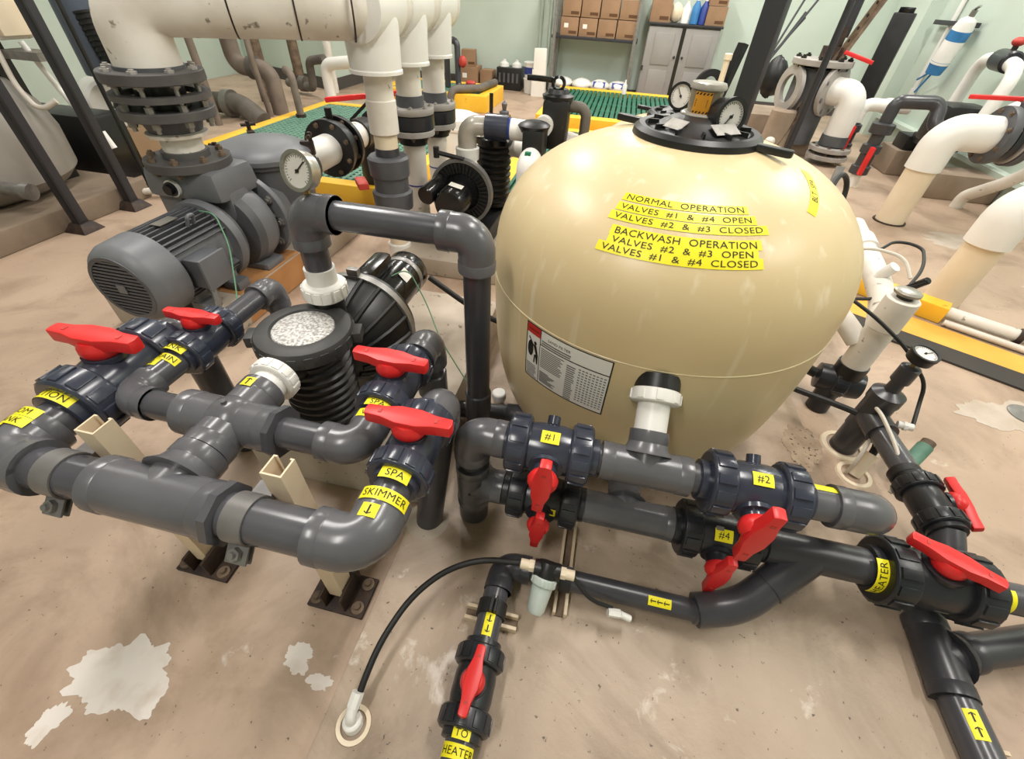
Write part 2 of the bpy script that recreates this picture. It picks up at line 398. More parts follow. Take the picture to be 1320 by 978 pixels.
def gauge(par_thing, c, n, r, up=Z, case='steel', depth=.03, ang=.7):
    """pressure gauge: case, bezel, face, needle; n is the way it faces"""
    c, n = V(c), V(n).normalized(); u, w_, n = frame(n, up); right = u.cross(n)
    part(par_thing, 'case', MB().lathe(c - n*depth, n, [(0, r*.8), (.004, r*.95), (depth*.8, r*.97), (depth, r)], 32), case)
    part(par_thing, 'bezel', MB().ring(c, n, -.004, .006, r*.84, r*1.03, 36), case)
    f = part(par_thing, 'dial', MB().lathe(c, n, [(0, r*.88), (.001, r*.88)], 32), 'gauge_face')
    mb = MB()
    for k in range(25):
        a = math.radians(-135 + 270*k/24); d = u*math.cos(a) + right*math.sin(a); big = k % 4 == 0
        mb.box(c + d*r*(.72 if not big else .69) + n*.0015, (r*(.1 if not big else .16), r*.025, .0006), d, n.cross(d), n)
    part(f, 'dial_marks', mb, 'ink')
    d = u*math.cos(ang) + right*math.sin(ang)
    mb = MB().box(c + d*r*.25 + n*.003, (r*.85, r*.05, .0012), d, n.cross(d), n).cyl(c, c + n*.005, r*.09, n=12)
    part(par_thing, 'needle', mb, 'ink')
# ================================================================ the room
struct('floor', MB().bx(-6, 3.3, -3, 8.35, -.1, 0), 'floor')
struct('ceiling', MB().bx(-6, 3.3, -3, 8.35, ZC, ZC + .1), 'ceiling')
struct('wall_back', MB().bx(-6, 3.3, 8.35, 8.5, 0, ZC), 'wall_paint')
wr = struct('wall_right', MB().bx(3.3, 3.45, -3, 8.5, 0, ZC).bx(3.14, 3.3, 7.15, 7.6, 0, ZC), 'wall_paint')
struct('wall_left', MB().bx(-6.15, -6, -3, 8.5, 0, ZC), 'wall_paint')
struct('wall_front', MB().bx(-6, 3.3, -3.15, -3, 0, ZC), 'wall_paint')
struct('wall_corner', MB().prism([(-6, 7.45), (-4.0, 6.6), (-4.0, 8.35), (-6, 8.35)], (0, 0, .14), X, Y, (0, 0, ZC - .14)), 'wall_paint')
struct('baseboard_corner', MB().prism([(-6, 7.43), (-3.98, 6.57), (-3.98, 8.35), (-6, 8.35)], (0, 0, 0), X, Y, (0, 0, .14)), 'wall_base')
struct('baseboard_back', MB().bx(-3.98, 3.3, 8.33, 8.35, 0, .1), 'wall_base')
struct('trim_1', MB().bx(3.2, 3.3, 3.0, 7.15, .2, .24), 'wall_paint')
# low raised slab under the sand filter, pump plinths
struct('filter_slab', MB().prism([(-.385, -.6), (.985, -.6), (.985, .86), (.9, .98), (.88, 1.95), (-.385, 1.95)], (0, 0, 0), X, Y, (0, 0, .03)), 'pad', bevel=.012)
solo('concrete_plinth', MB().bx(-.93, -.37, .66, 1.62, 0, .16), 'concrete', 'grey concrete plinth under the black pump with the clear lid', 'plinth', bevel=.012)
p = thing('concrete_plinth', 'rust-stained concrete plinth under the large grey pump', 'plinth', (-1.72, 1.7, 0))
part(p, 'block', MB().bx(-2.02, -1.47, 1.2, 2.45, 0, .15), 'concrete', bevel=.012)
mat('rust_stain', '#a3703f', .85, col2='#bd8a58', sc=7, lo=.3, hi=.7, bump=.3, bsc=22)
part(p, 'rust_stain', MB().bx(-1.47, -1.4685, 1.36, 2.0, .005, .142).bx(-1.6, -1.472, 1.36, 1.8, .15, .1512), 'rust_stain', label='orange rust stain')
# pale worn patches of the floor
def patch(px, py, r, sx, sy, seed, label, amp=.15, m='patch', z=0):
    random.seed(seed); n = 110; pts = []
    ph = [random.uniform(0, 6.28) for _ in range(16)]
    for i in range(n):
        a = 2*math.pi*i/n; k = 1 + sum(math.sin(a*(j+2) + ph[j])*amp/(j+1)**.75 for j in range(16)) + random.uniform(-.05, .05)
        pts.append((math.cos(a)*r*k*sx, math.sin(a)*r*k*sy))
    solo('floor_patch', MB().prism(pts, (px, py, z), X, Y, (0, 0, .0012)), m, label, 'floor patch', (px, py, z), 'worn floor patches')
mat('patch', '#ddd5cd', .8, col2='#cbbfb3', sc=16, lo=.5, hi=.75, bump=.5, bsc=30)
mat('patch_dull', '#c2b6a9', .8, col2='#b3a493', sc=9, bump=.4, bsc=30)
PA, PB, PC = (-.872, .085), (-.51, .208), (-.437, .175)
patch(PA[0], PA[1], .1, 1.0, .8, 3, 'large pale worn patch on the brown floor at lower left')
patch(PB[0], PB[1], .032, 1.1, .9, 5, 'small pale worn patch left of the black hose')
patch(PC[0], PC[1], .022, 1.2, .8, 8, 'pale flake patch beside the white floor fitting')
# ================================================================ left suction manifold
ZM, YM = .48, .297; XS, XD, XK, XV = -1.04, -.955, -.293, -.405; XC, YCR = -.69, .49
RM, RF = .041, .049
t = thing('suction_manifold', 'dark grey plastic suction manifold of pipes and a cross, clamped to two cream posts', 'pipework', (XC, YM, 0))
P = lambda x, y, z=ZM: (x, y, z)
elbow(t, P(XS, YM), X, Y, RF + .004, .085)
pipe(t, P(XS + .07, YM), P(-.8, YM), RM)
tee(t, P(XC, YM), X, Y, RF + .003, .125, .1)
pipe(t, P(-.58, YM), P(-.35, YM), RM)
elbow(t, P(XK, YM), -X, Y, RF, .09)
pipe(t, P(XC, .38), P(XC, .43), RM)
mb = MB().cyl(P(XC - .115, YCR), P(XC + .105, YCR), RF, n=26).cyl(P(XC, YCR - .09), P(XC, YCR + .1), RF, n=26)
mb.blob(P(XC, YCR), RF*1.22, (1, 1, .98), 20, 12)
for d, l in ((-X, .115), (X, .105), (-Y, .09), (Y, .1)): mb.lathe(V(P(XC, YCR)) + d*(l - .03), d, [(0, RF), (.002, RF*1.03), (.03, RF*1.03), (.03, RF*.9)], 26)
mb.cyl(P(XC, YCR, ZM + RF*1.15), P(XC, YCR, ZM + RF*1.3), .006, n=10)
part(t, 'cross_fitting', mb, 'pvc_fit')
part(t, 'bushing', MB().ring(P(XC, YCR), X, .105, .119, .03, RF*1.16, 8), 'pvc_grey'); part(t, 'bushing', MB().ring(P(XC, YM), X, .125, .141, .038, RF*1.2, 8), 'pvc_grey')
pipe(t, P(XC + .1, YCR), P(XV - .06, YCR), .034)
elbow(t, P(XV, YCR), -X, Y, .041, .075)
pipe(t, P(XC - .11, YCR), P(XD + .05, YCR), .032)
elbow(t, P(XD, YCR), X, Y, .037, .065)
# branch tails (beyond the valves): up-and-over elbows dropping into the floor
pipe(t, P(XS, .37), P(XS, .47), RM + .002); pipe(t, P(XS, .64), P(XS, .7), RM)
elbow(t, P(XS, .745), -Y, -Z, RF, .08); pipe(t, P(XS, .745, .41), P(XS, .745, 0), RM, 'pvc_dark')
pipe(t, P(XD, .54), P(XD, .66), .032); pipe(t, P(XD, .78), P(XD, .95), .03)
elbow(t, P(XD, 1.0), -Y, -Z, .038, .07); pipe(t, P(XD, 1.0, .42), P(XD, 1.0, 0), .031, 'pvc_dark')
pipe(t, P(XV, .55), P(XV, .62), .034); pipe(t, P(XV, .76), P(XV, .84), .034)
elbow(t, P(XV + .01, .875), -Y, -Z, .046, .08); pipe(t, P(XV + .01, .875, .41), P(XV + .01, .875, 0), .036)
coupling(t, P(XV + .01, .875, .29), P(XV + .01, .875, .37), .044)
pipe(t, P(XK, .37), P(XK, .46), .037); pipe(t, P(XK, .58), P(XK, .64), .036)
elbow(t, P(XK + .012, .665), -Y, V((-.05, -.06, -.48)), .046, .075); pipe(t, P(XK + .006, .658, .42), P(XK - .04, .603, 0), .038, 'pvc_dark')
part(t, 'floor_collar', MB().lathe(P(XK - .04, .603, .0), Z, [(0, .075), (.03, .062), (.035, .04)], 24), 'concrete')
UP = V((.35, -.5, .8)).normalized()
def nrm(ax, n): ax = V(ax); n = V(n); return (n - ax*n.dot(ax)).normalized()
nS = nrm(Y, (.35, 0, .95))
tape(t, P(XS, .4215), Y, nrm(Y, (-.2, 0, 1)), .0585, Y, .12, .025, 'SUCTION')
tape(t, P(XS, .374), Y, nrm(Y, (-.3, 0, 1)), .0548, Y, .085, .022, 'FROM')
tape(t, P(XS, .351), Y, nrm(Y, (-.3, 0, 1)), .0548, Y, .085, .022, 'TANK')
tape(t, P(XS, .328), Y, nrm(Y, (-.65, 0, 1)), .0548, Y, .04, .022, None, [(0, 0, .016, -math.pi/2)])
tape(t, P(XD, .634), Y, nrm(Y, (-.05, 0, 1)), .0422, Y, .07, .022, 'TANK')
tape(t, P(XD, .606), Y, nrm(Y, (-.05, 0, 1)), .0325, Y, .075, .022, 'DRAIN')
tape(t, P(XD, .583), Y, nrm(Y, (-.35, 0, 1)), .0325, Y, .032, .022, None, [(0, 0, .016, -math.pi/2)])
tape(t, P(XC, .566), Y, nrm(Y, (-.05, 0, 1)), RF*1.035, Y, .026, .026, None, [(0, 0, .02, math.pi/2)])
tape(t, P(XV, .584), Y, nrm(Y, (.2, 0, 1)), .0459, Y, .055, .022, 'SPA')
tape(t, P(XV, .553), Y, nrm(Y, (.15, 0, 1)), .0425, Y, .06, .022, 'VAC')
tape(t, P(XK, .4205), Y, nrm(Y, (.2, 0, 1)), .0485, Y, .06, .024, 'SPA')
tape(t, P(XK, .374), Y, nrm(Y, (.25, 0, 1)), .0507, Y, .1, .025, 'SKIMMER')
tape(t, P(XK, .34), Y, nrm(Y, (-.05, 0, 1)), RF*1.01, Y, .032, .026, None, [(0, 0, .019, -math.pi/2)])
u = thing('union_coupling', 'white plastic union between the grey cross and the black pump pot', 'pipe fitting', P(XC, .62))
part(u, 'adapter', MB().cyl(P(XC, .585), P(XC, .66), .04, n=26), 'white_pvc'); union_nut(u, P(XC, .632), Y, .056, .034, ribs=14)
valve('large ball valve labelled SUCTION FROM TANK with red handle set crosswise', P(XS, .555), Y, Z, V((1, .03, 0)), .046, .083, .27, .205)
valve('small ball valve on the tank drain line with red handle, beside the grey motor', P(XD, .72), Y, Z, V((1, .03, 0)), .033, .058, .17, .145)
valve('ball valve labelled SPA VAC with red handle, nearest the black pump', P(XV, .685), Y, Z, V((1, -.03, 0)), .036, .062, .2, .175)
valve('ball valve labelled SPA SKIMMER with red handle in the foreground', P(XK, .52), Y, Z, V((1, 0, 0)), .038, .065, .19, .175)
# two strut posts carrying the manifold
def strut_post(x, y, label, ztop):
    t = thing('strut_post', label, 'support post', (x, y, 0), 'cream strut posts under the suction manifold')
    h, w_, th, lp = .021, .021, .0035, .008
    sec = [(-w_, -h), (w_, -h), (w_, h), (w_ - lp, h), (w_ - lp, h - th), (w_ - th, h - th), (w_ - th, -h + th), (-w_ + th, -h + th), (-w_ + th, h - th), (-w_ + lp, h - th), (-w_ + lp, h), (-w_, h)]
    part(t, 'channel', MB().prism([(a, b) for a, b in sec], (x, y, .035), X, Y, (0, 0, ztop - .035)), 'cream_strut')
    b = part(t, 'base_plate', MB().bx(x - .075, x + .075, y - .05, y + .05, .0, .012).bx(x - .03, x - .023, y - .045, y + .045, .012, .075).bx(x + .023, x + .03, y - .045, y + .045, .012, .075).bx(x - .03, x + .03, y + .024, y + .03, .012, .075), 'rust_dark', bevel=.002)
    for dx, dy in ((-.056, -.03), (.056, -.03), (-.056, .03), (.056, .03)):
        part(b, 'bolt', MB().cyl((x + dx, y + dy, .012), (x + dx, y + dy, .018), .016, n=16).cyl((x + dx, y + dy, .018), (x + dx, y + dy, .028), .008, n=6), 'rust')
    return t
def strap(x, label):
    t = thing('pipe_clamp', label, 'pipe clamp', (x, YM, ZM), 'grey strap clamps on the suction manifold'); r = RM + .004
    pts = []
    part(t, 'strap', MB().ring(P(x, YM), X, -.021, .021, RM + .0005, r, 32), 'strap_grey'); ed = V((0, -.72, -.69)); en = V((0, -.69, .72)); ec = V(P(x, YM)) + ed*(r + .015)
    for s in (-1, 1): part(t, 'ear', MB().box(ec + en*s*.006, (.042, .038, .005), X, ed, en), 'strap_grey', bevel=.002)
    part(t, 'clamp_bolt', MB().cyl(ec - en*.02, ec + en*.025, .006, n=12).cyl(ec + en*.009, ec + en*.018, .012, n=6), 'galv')
    part(t, 'back_hook', MB().bx(x - .02, x + .02, YM + RM - .004, YM + RM + .03, ZM - .012, ZM + .012), 'strap_grey')
strut_post(-.862, .367, 'cream steel strut post near the large suction valve', .555)
strut_post(-.478, .367, 'cream steel strut post near the SPA SKIMMER elbow', .555)
strap(-.9, 'grey strap clamp holding the manifold near the suction elbow'); strap(-.515, 'grey strap clamp holding the manifold near the skimmer elbow')
# ================================================================ filter valve manifold
YF, ZU, ZL = .655, .4, .2; RP, RT = .034, .0435
t = thing('filter_manifold', 'dark grey plastic valve manifold of two stacked pipe runs before the beige filter tank', 'pipework', (.2, YF, 0))
Q = lambda x, z, y=YF: (x, y, z)
elbow(t, Q(-.207, ZU), X, -Z, RT + .001, .085)
pipe(t, Q(-.207, .33), Q(-.207, .27), RP)
tee(t, Q(-.207, ZL), Z, X, RT, .085, .085)
part(t, 'end_cap', MB().cyl(Q(-.207, .045), Q(-.207, .13), RT*.97, n=26, c=.004), 'pvc_dark')
pipe(t, Q(-.14, ZU), Q(-.1, ZU), RP); pipe(t, Q(-.14, ZL), Q(-.08, ZL), RP, 'pvc_dark')
pipe(t, Q(.07, ZU), Q(.125, ZU), RP + .001)
BD = V((0, .76, .65)).normalized(); tee(t, Q(.203, ZU), X, BD, RT, .1, .085)
pipe(t, Q(.295, ZU), Q(.35, ZU), RP + .001)
pipe(t, Q(.07, ZL), Q(.12, ZL), RP + .001, 'pvc_dark')
tee(t, Q(.2, ZL), X, Y, RT - .001, .13, .1)
pipe(t, Q(.32, ZL), Q(.36, ZL), RP + .001, 'pvc_dark')
pipe(t, Q(.52, ZU), Q(.62, ZU), RP + .004, 'pvc_fit')
dE = V((.12, .62, -.72)).normalized()
elbow(t, Q(.70, ZU), -X, dE, RT + .002, .1); pipe(t, V(Q(.70, ZU)) + dE*.09, V(Q(.70, ZU)) + dE*.53, RP, 'pvc_dark')
tape(t, Q(.585, ZU), X, nrm(X, (0, .45, 1)), RP + .0045, nrm(X, (0, 1, -.4)), .075, .022, None, None, 'v')
# wye to the return pipe and run to the heater valve
pipe(t, Q(.5, ZL), Q(.56, ZL), RP + .002, 'pvc_dark')
w0 = V(Q(.66, ZL)); w1 = V((.50, .525, .11)); w2 = V((.40, .5, .095))
mb = MB().cyl(Q(.545, ZL), Q(.78, ZL), RT, n=26).cyl(w0, w0.lerp(w1, .62), RT*.98, n=24)
part(t, 'wye', mb, 'pvc_dark')
part(t, 'bend', MB().tube([w0.lerp(w1, .5), w1, w2], RT*.92, 22, bend=.05), 'pvc_dark')
pipe(t, Q(.77, ZL), Q(.83, ZL), RP + .006); 
GV = 'numbered filter valves'
def numtag(tv, c, txt, r):
    k = -.55 if txt == '#4' else -.22; n = nrm(X, (0, k, .83)); surf(tv, on_cyl(c, X, n, r, nrm(X, (0, .83, -k)), 'v'), .042, .03, [fit2d(txt, .03, .018)], pname='number_label')
v1 = valve('ball valve labelled #1 on the upper run with upright red handle', Q(-.018, ZU), X, V((0, -1, 0)), V((-.03, 0, -1)), .035, .071, .21, .165, grp=GV, sh=1.1)
numtag(v1, Q(-.018, ZU), '#1', .061)
v2 = valve('ball valve labelled #2 on the upper run with slanted red handle', Q(.436, ZU), X, V((0, -1, -.1)), V((.06, 0, 1)), .036, .073, .215, .175, grp=GV, sh=1.02)
numtag(v2, Q(.436, ZU), '#2', .0625)
v3 = valve('dark ball valve on the lower run beneath valve #1 with small upright red handle', Q(-.012, ZL), X, V((0, -1, 0)), V((-.03, 0, -1)), .035, .068, .2, .14, m='valve_black', grp=GV, sh=1.08)
surf(v3, on_cyl(Q(.012, ZL), X, nrm(X, (0, -1, .35)), .058, nrm(X, (0, .35, 1)), 'v'), .026, .02, [fit2d('#3', .019, .013)], pname='number_label')
v4 = valve('black ball valve labelled #4 on the lower run with slanted red handle', Q(.43, ZL), X, V((0, -1, -.1)), V((.06, 0, 1)), .036, .07, .2, .15, m='valve_black', grp=GV, sh=1.08)
numtag(v4, Q(.43, ZL), '#4', .06)
for tv, c in ((v1, Q(-.018, ZU)), (v2, Q(.436, ZU))):
    part(tv, 'access_plug', MB().cyl(V(c) + V((.0, .045, .035)), V(c) + V((.0, .062, .046)), .015, n=16), 'valve_navy')
part(v4, 'maker_sticker', MB().box(V(Q(.42, ZL)) + V((0, -.02, .058)), (.018, .01, .001), X, nrm(X, (0, .94, .33))), 'label_grey')
vh = valve('large black ball valve labelled HEATER with red handle set diagonally', Q(.915, ZL), X, Z, V((.85, -.46, 0)), .043, .082, .25, .17, m='valve_black', grp='red handled ball valves')
surf(vh, on_cyl(Q(.787, ZL), X, nrm(X, (0, -1, .6)), .0548, -X, 'u'), .1, .027, [fit2d('HEATER', .085, .0165)])
part(vh, 'maker_sticker', MB().box(V(Q(.93, ZL)) + V((0, -.066, -.012)), (.03, .001, .01)), 'label_grey')
t = thing('heater_pipe', 'dark grey pipe with yellow tape running right from the HEATER valve', 'pipe', Q(1.3, ZL))
pipe(t, Q(1.03, ZL), Q(1.9, ZL), .036); coupling(t, Q(1.0, ZL), Q(1.06, ZL), .043, 'valve_black')
tape(t, Q(1.072, ZL), X, nrm(X, (0, -.8, .6)), .0365, -X, .06, .01)
tape(t, Q(1.155, ZL), X, nrm(X, (0, -.2, 1)), .0365, nrm(X, (0, 1, .2)), .05, .03, None, [(-.01, 0, .02, 0), (.012, 0, .02, 0)], 'v')
# unions from the tees into the tank
u = thing('union_coupling', 'white plastic union joining the upper pipe run to the beige tank', 'pipe fitting', (.203, .77, ZU))
UC = V(Q(.203, ZU)); part(u, 'adapter', MB().cyl(UC + BD*.075, UC + BD*.17, .037, n=26), 'white_pvc'); union_nut(u, UC + BD*.166, BD, .058, .032, ribs=8)
part(u, 'bulkhead', MB().cyl(UC + BD*.175, UC + BD*.215, .052, n=26), 'black_plastic')
u = thing('union_coupling', 'white plastic union partly hidden behind the upper pipe run', 'pipe fitting', (.2, .78, ZL))
part(u, 'adapter', MB().cyl((.2, .735, ZL), (.2, .8, ZL), .037, n=26), 'white_pvc'); union_nut(u, (.2, .79, ZL + .012), Y, .055, .03)
part(u, 'bulkhead', MB().cyl((.2, .8, ZL + .015), (.2, .88, ZL + .02), .05, n=26), 'black_plastic')
# ---- return pipe at floor level with clear strainer
YB, ZB = .5, .092
t = thing('return_pipe', 'thin dark pipe with three arrow label low in front of the valve manifold', 'pipe', (.15, YB, ZB))
pipe(t, (-.02, YB, ZB), (.41, YB, ZB), .0265, 'pvc_dark'); coupling(t, (.395, YB, ZB), (.41, YB, ZB), .031, 'pvc_dark')
elbow(t, (-.08, YB, ZB), X, -Y, .034, .07, 'pvc_dark')
pipe(t, (-.083, .44, ZB), (-.083, .3, ZB), .03, 'pvc_grey'); pipe(t, (-.083, .31, ZB), (-.083, .29, ZB), .033, 'pvc_fit')
pipe(t, (-.083, .3, ZB), (-.083, -.4, ZB), .03, 'pvc_grey')
tape(t, (.31, YB, ZB), X, nrm(X, (0, -.5, 1)), .027, nrm(X, (0, 1, .5)), .055, .022, None, [(-.016, 0, .014, math.pi), (0, 0, .014, math.pi), (.016, 0, .014, math.pi)], 'v')
tape(t, (-.083, .345, ZB), Y, nrm(Y, (.08, 0, 1)), .0305, Y, .022, .05, None, [(0, .011, .016, -math.pi/2), (0, -.011, .016, -math.pi/2)])
tape(t, (-.083, .1425, ZB), Y, nrm(Y, (.05, 0, 1)), .0408, Y, .036, .02, 'TO')
tape(t, (-.083, .1155, ZB), Y, nrm(Y, (.05, 0, 1)), .0305, Y, .078, .024, 'HEATER')
valve('ball valve labelled TO HEATER with red handle in line, at the bottom edge', (-.083, .225, ZB), Y, V((.0, 0, 1)), V((0.05, 1, 0)), .032, .054, .165, .125, m='valve_black')
# strut on the floor carrying it
def floor_strut(x, y, ux, L, label):
    t = thing('floor_strut', label, 'support rail', (x, y, .03), 'cream floor struts under the return pipe'); c = V((x, y, .0)); uy = Z.cross(ux)
    for s in (-1, 1): part(t, 'rail', MB().box(c + uy*s*.014 + Z*.042, (L, .008, .024), ux, uy), 'cream_strut', bevel=.001)
    part(t, 'web', MB().box(c + Z*.033, (L, .026, .005), ux, uy), 'rust')
    return t
f1 = floor_strut(-.083, .385, X, .13, 'short cream strut under the pipe above the TO HEATER valve')
floor_strut(.08, .56, Y, .26, 'cream strut under the thin arrow-marked pipe')
c = thing('pipe_clamp', 'black strap clamp round the pipe above the TO HEATER valve', 'pipe clamp', (-.083, .385, ZB), 'black strap clamps on the return pipe')
part(c, 'strap', MB().ring((-.083, .385, ZB), Y, -.017, .017, .0305, .035, 28), 'black_rubber'); part(c, 'ear', MB().box((-.083, .385, ZB + .04), (.006, .034, .02)).box((-.073, .385, ZB + .04), (.005, .034, .02)), 'black_rubber')
c = thing('pipe_clamp', 'black strap clamp round the thin pipe beside the clear strainer', 'pipe clamp', (.08, YB, ZB), 'black strap clamps on the return pipe')
part(c, 'strap', MB().ring((.08, YB, ZB), X, -.014, .014, .0268, .031, 28), 'black_rubber'); part(c, 'ear', MB().box((.08, YB, ZB + .035), (.028, .006, .018)).box((.08, YB + .01, ZB + .035), (.028, .005, .018)), 'black_rubber')
# clear cup strainer
sx, sy, sz = .03, .482, .16; cd = V((-.12, -.8, -.6)).normalized(); hc = V((sx, sy, sz))
t = thing('cup_strainer', 'small strainer with clear cloudy cup hanging in front of the thin pipe', 'strainer', (sx, sy, .07))
part(t, 'head', MB().cyl((sx - .032, sy, sz), (sx + .032, sy, sz), .02, n=16).cyl(hc - cd*.018, hc + cd*.022, .025, n=20), 'black_plastic', bevel=.002)
part(t, 'cup', MB().lathe(hc + cd*.022, cd, [(0, .025), (.015, .026), (.07, .022), (.08, .018), (.082, .013), (.078, .0)], 24), 'cup_clear')
union_nut(t, hc + cd*.028, cd, .031, .02, 'cup_clear', ribs=10)
for s in (-1, 1):
    part(t, 'hose_fitting', MB().cyl((sx + s*.03, sy, sz), (sx + s*.045, sy, sz), .015, n=8).cyl((sx + s*.045, sy, sz), (sx + s*.066, sy, sz), .0125, n=12), 'ivory')
solo('floor_hose', MB().tube([(-.318, .132, .045), (-.315, .17, .085), (-.305, .25, .12), (-.27, .35, .145), (-.21, .425, .155), (-.13, .47, .16), (-.04, sy, sz)], .0072, 10, bend=.07, seg=6), 'black_rubber', 'black rubber hose arching from the white floor fitting to the strainer', 'hose', (-.2, .3, .1))
solo('thin_tube', MB().tube([(.09, sy, sz), (.14, .45, .125), (.2, .455, .1)], .005, 8, bend=.03), 'black_rubber', 'short black tube from the strainer to the small white elbow', 'hose', (.14, .43, .13))
solo('tube_elbow', MB().cyl((.19, .443, .1), (.22, .447, .095), .0105, n=6).cyl((.22, .447, .095), (.246, .447, .083), .0085, n=12), 'white_pvc', 'small white push-in tube elbow against the thin pipe', 'pipe fitting', (.22, .447, .09))
t = thing('floor_fitting', 'white plastic elbow fitting set in a round hole in the floor', 'pipe fitting', (-.318, .125, .03))
part(t, 'collar', MB().lathe((-.315, .118, .03), Z, [(0, .036), (.004, .036), (.004, .027), (.0, .027)], 28), 'ivory')
part(t, 'barrel', MB().cyl((-.315, .118, .028), (-.317, .122, .052), .02, n=20, c=.003), 'white_pvc')
part(t, 'elbow', MB().tube([(-.317, .121, .05), (-.318, .124, .066), (-.319, .145, .078)], .012, 14, bend=.012).cyl((-.319, .14, .075), (-.317, .165, .087), .0135, n=8), 'white_pvc')
# ================================================================ sand filter tanks
def tank_fn(xc, yc, k=1.0, z0=0.0):
    Rm, zs, zt, p, zb, rb, q = .497*k, .62*k + z0, .955*k + z0, 2.3, .03*k + z0, .3*k, 2.6
    def rad(z):
        if z >= zs:
            s = (z - zs)/(zt - zs); return Rm*max(0, 1 - min(s, 1)**p)**(1/p)
        s = (zs - z)/(zs - zb); return rb + (Rm - rb)*max(0, 1 - min(s, 1)**q)**(1/q)
    pr = [(zb + .001, .0), (zb + .001, rad(zb + .004))]
    for i in range(1, 26): pr.append((zb + (zs - zb)*(1 - math.cos(math.pi*i/25))/2 if i < 25 else zs, rad(zb + (zs - zb)*(1 - math.cos(math.pi*i/25))/2)))
    for i in range(1, 40):
        th = math.pi/2*i/40; z = zs + (zt - zs)*math.sin(th)**(2/p); pr.append((z, rad(z)))
    pr.append((zt, 0)); return rad, pr, zt
def lid_set(t, xc, yc, z, k=1.0, ha=0.0, simple=False):
    """black clamp ring with two arms, domed lid, sight glass and gauge"""
    c = V((xc, yc, 0)); d = V((math.cos(ha), math.sin(ha), 0)); e = Z.cross(d)
    ring = part(t, 'lid_ring', MB().lathe(c, Z, [(z - .02, .16*k), (z - .02, .178*k), (z + .004, .184*k), (z + .02, .181*k), (z + .029, .168*k), (z + .028, .152*k), (z + .018, .146*k), (z + .016, .12*k)], 56), 'black_plastic')
    for s in (-1, 1):
        arm = MB().prism([(.16*k, -.022*k), (.185*k, -.014*k), (.265*k, -.014*k), (.27*k, -.006*k), (.27*k, .006*k), (.265*k, .014*k), (.185*k, .014*k), (.16*k, .022*k)], c + Z*(z + .006), d*s, e*s, (0, 0, .016))
        part(t, 'ring_arm', arm, 'black_plastic', bevel=.003)
    lid = part(t, 'lid', MB().lathe(c, Z, [(z + .012, .15*k), (z + .026, .143*k), (z + .028, .12*k), (z + .045, .085*k), (z + .052, .06*k), (z + .053, 0)], 44), 'black_plastic')
    for i in range(12):
        a = 2*math.pi*i/12; q = V((math.cos(a), math.sin(a), 0))
        part(lid, 'rib', MB().box(c + q*.128*k + Z*(z + .03), (.03*k, .005, .014), q, Z.cross(q)), 'black_plastic')
    sg = c + V((.0, .02, 0)); h = z + .05
    part(t, 'sight_glass_base', MB().lathe(sg, Z, [(h - .006, .058*k), (h + .004, .058*k), (h + .008, .05*k)], 32), 'cloudy')
    part(t, 'sight_glass', MB().lathe(sg, Z, [(h, .042*k), (h + .058, .044*k), (h + .06, .04*k), (h + .02, .036*k), (h + .01, 0)], 32), 'sight_glass')
    part(t, 'sight_glass_cap', MB().lathe(sg, Z, [(h + .056, .049*k), (h + .061, .05*k), (h + .068, .046*k), (h + .07, .03*k), (h + .07, 0)], 32), 'cloudy')
    return sg, h
TX, TY = .2, 1.29
rad1, pr1, zt1 = tank_fn(TX, TY)
t = thing('sand_filter_tank', 'large beige domed filter tank with yellow valve instructions in the middle', 'filter tank', (TX, TY, .03))
part(t, 'tank_shell', MB().lathe((TX, TY, 0), Z, pr1, 96), 'tank', ang=60)
part(t, 'seam', MB().lathe((TX, TY, 0), Z, [(.574, rad1(.574) + .0003), (.5755, rad1(.575) + .0018), (.577, rad1(.577) + .0003)], 96), 'tank_dull')
part(t, 'foot_skirt', MB().lathe((TX, TY, 0), Z, [(.03, .33), (.03, .36), (.1, .37), (.1, .34)], 48), 'black_plastic')
sg, h = lid_set(t, TX, TY, .938, .86, math.radians(-31))
# warning sticker on the sight glass
fn = on_cyl(sg + Z*(h + .03), Z, V((-.28, -1, 0)), .0392, Z, 'u')
its = [([(-.016 + .002*i, -.013 + .0035*j) for i, j in ((0, k), (14, k), (14, k + .45), (0, k + .45))], [(0, 1, 2, 3)]) for k in (1.6, 2.6, 3.6, 4.6, 5.4)]
for i in range(5):
    for y0, y1 in ((-.021, -.0165), (.0165, .021)):
        x = -.019 + i*.008; its.append(([(x, y0), (x + .004, y0), (x + .0065, y1), (x + .0025, y1)], [(0, 1, 2, 3)]))
surf(t, fn, .04, .044, its, mp='warn_orange', pname='warning_sticker')
for a, L, wd, tl in ((-2.35, .06, .028, .5), (-.95, .085, .024, .75)):
    q = V((math.cos(a), math.sin(a), 0)); n = (q*.5 + Z).normalized()
    part(t, 'maker_sticker', MB().box(V((TX, TY, .938 + .041)) + q*.088, (.034, L*.85, .001), (q - n*q.dot(n)).normalized(), Z.cross(q)), 'paper_grey')
# gauge on the lid
g = thing('pressure_gauge', 'black cased pressure gauge on the lid of the front beige tank', 'gauge', (TX + .075, TY - .035, 1.0))
gc = V((TX + .058, TY - .04, 1.0)); gauge(g, gc, V((.5, -1, .12)), .039, Z, 'black_plastic', .042, -2.4)
part(g, 'stem', MB().cyl(gc + V((-.02, .04, 0)), V((TX + .02, TY + .02, 1.003)), .012, n=12), 'brass')
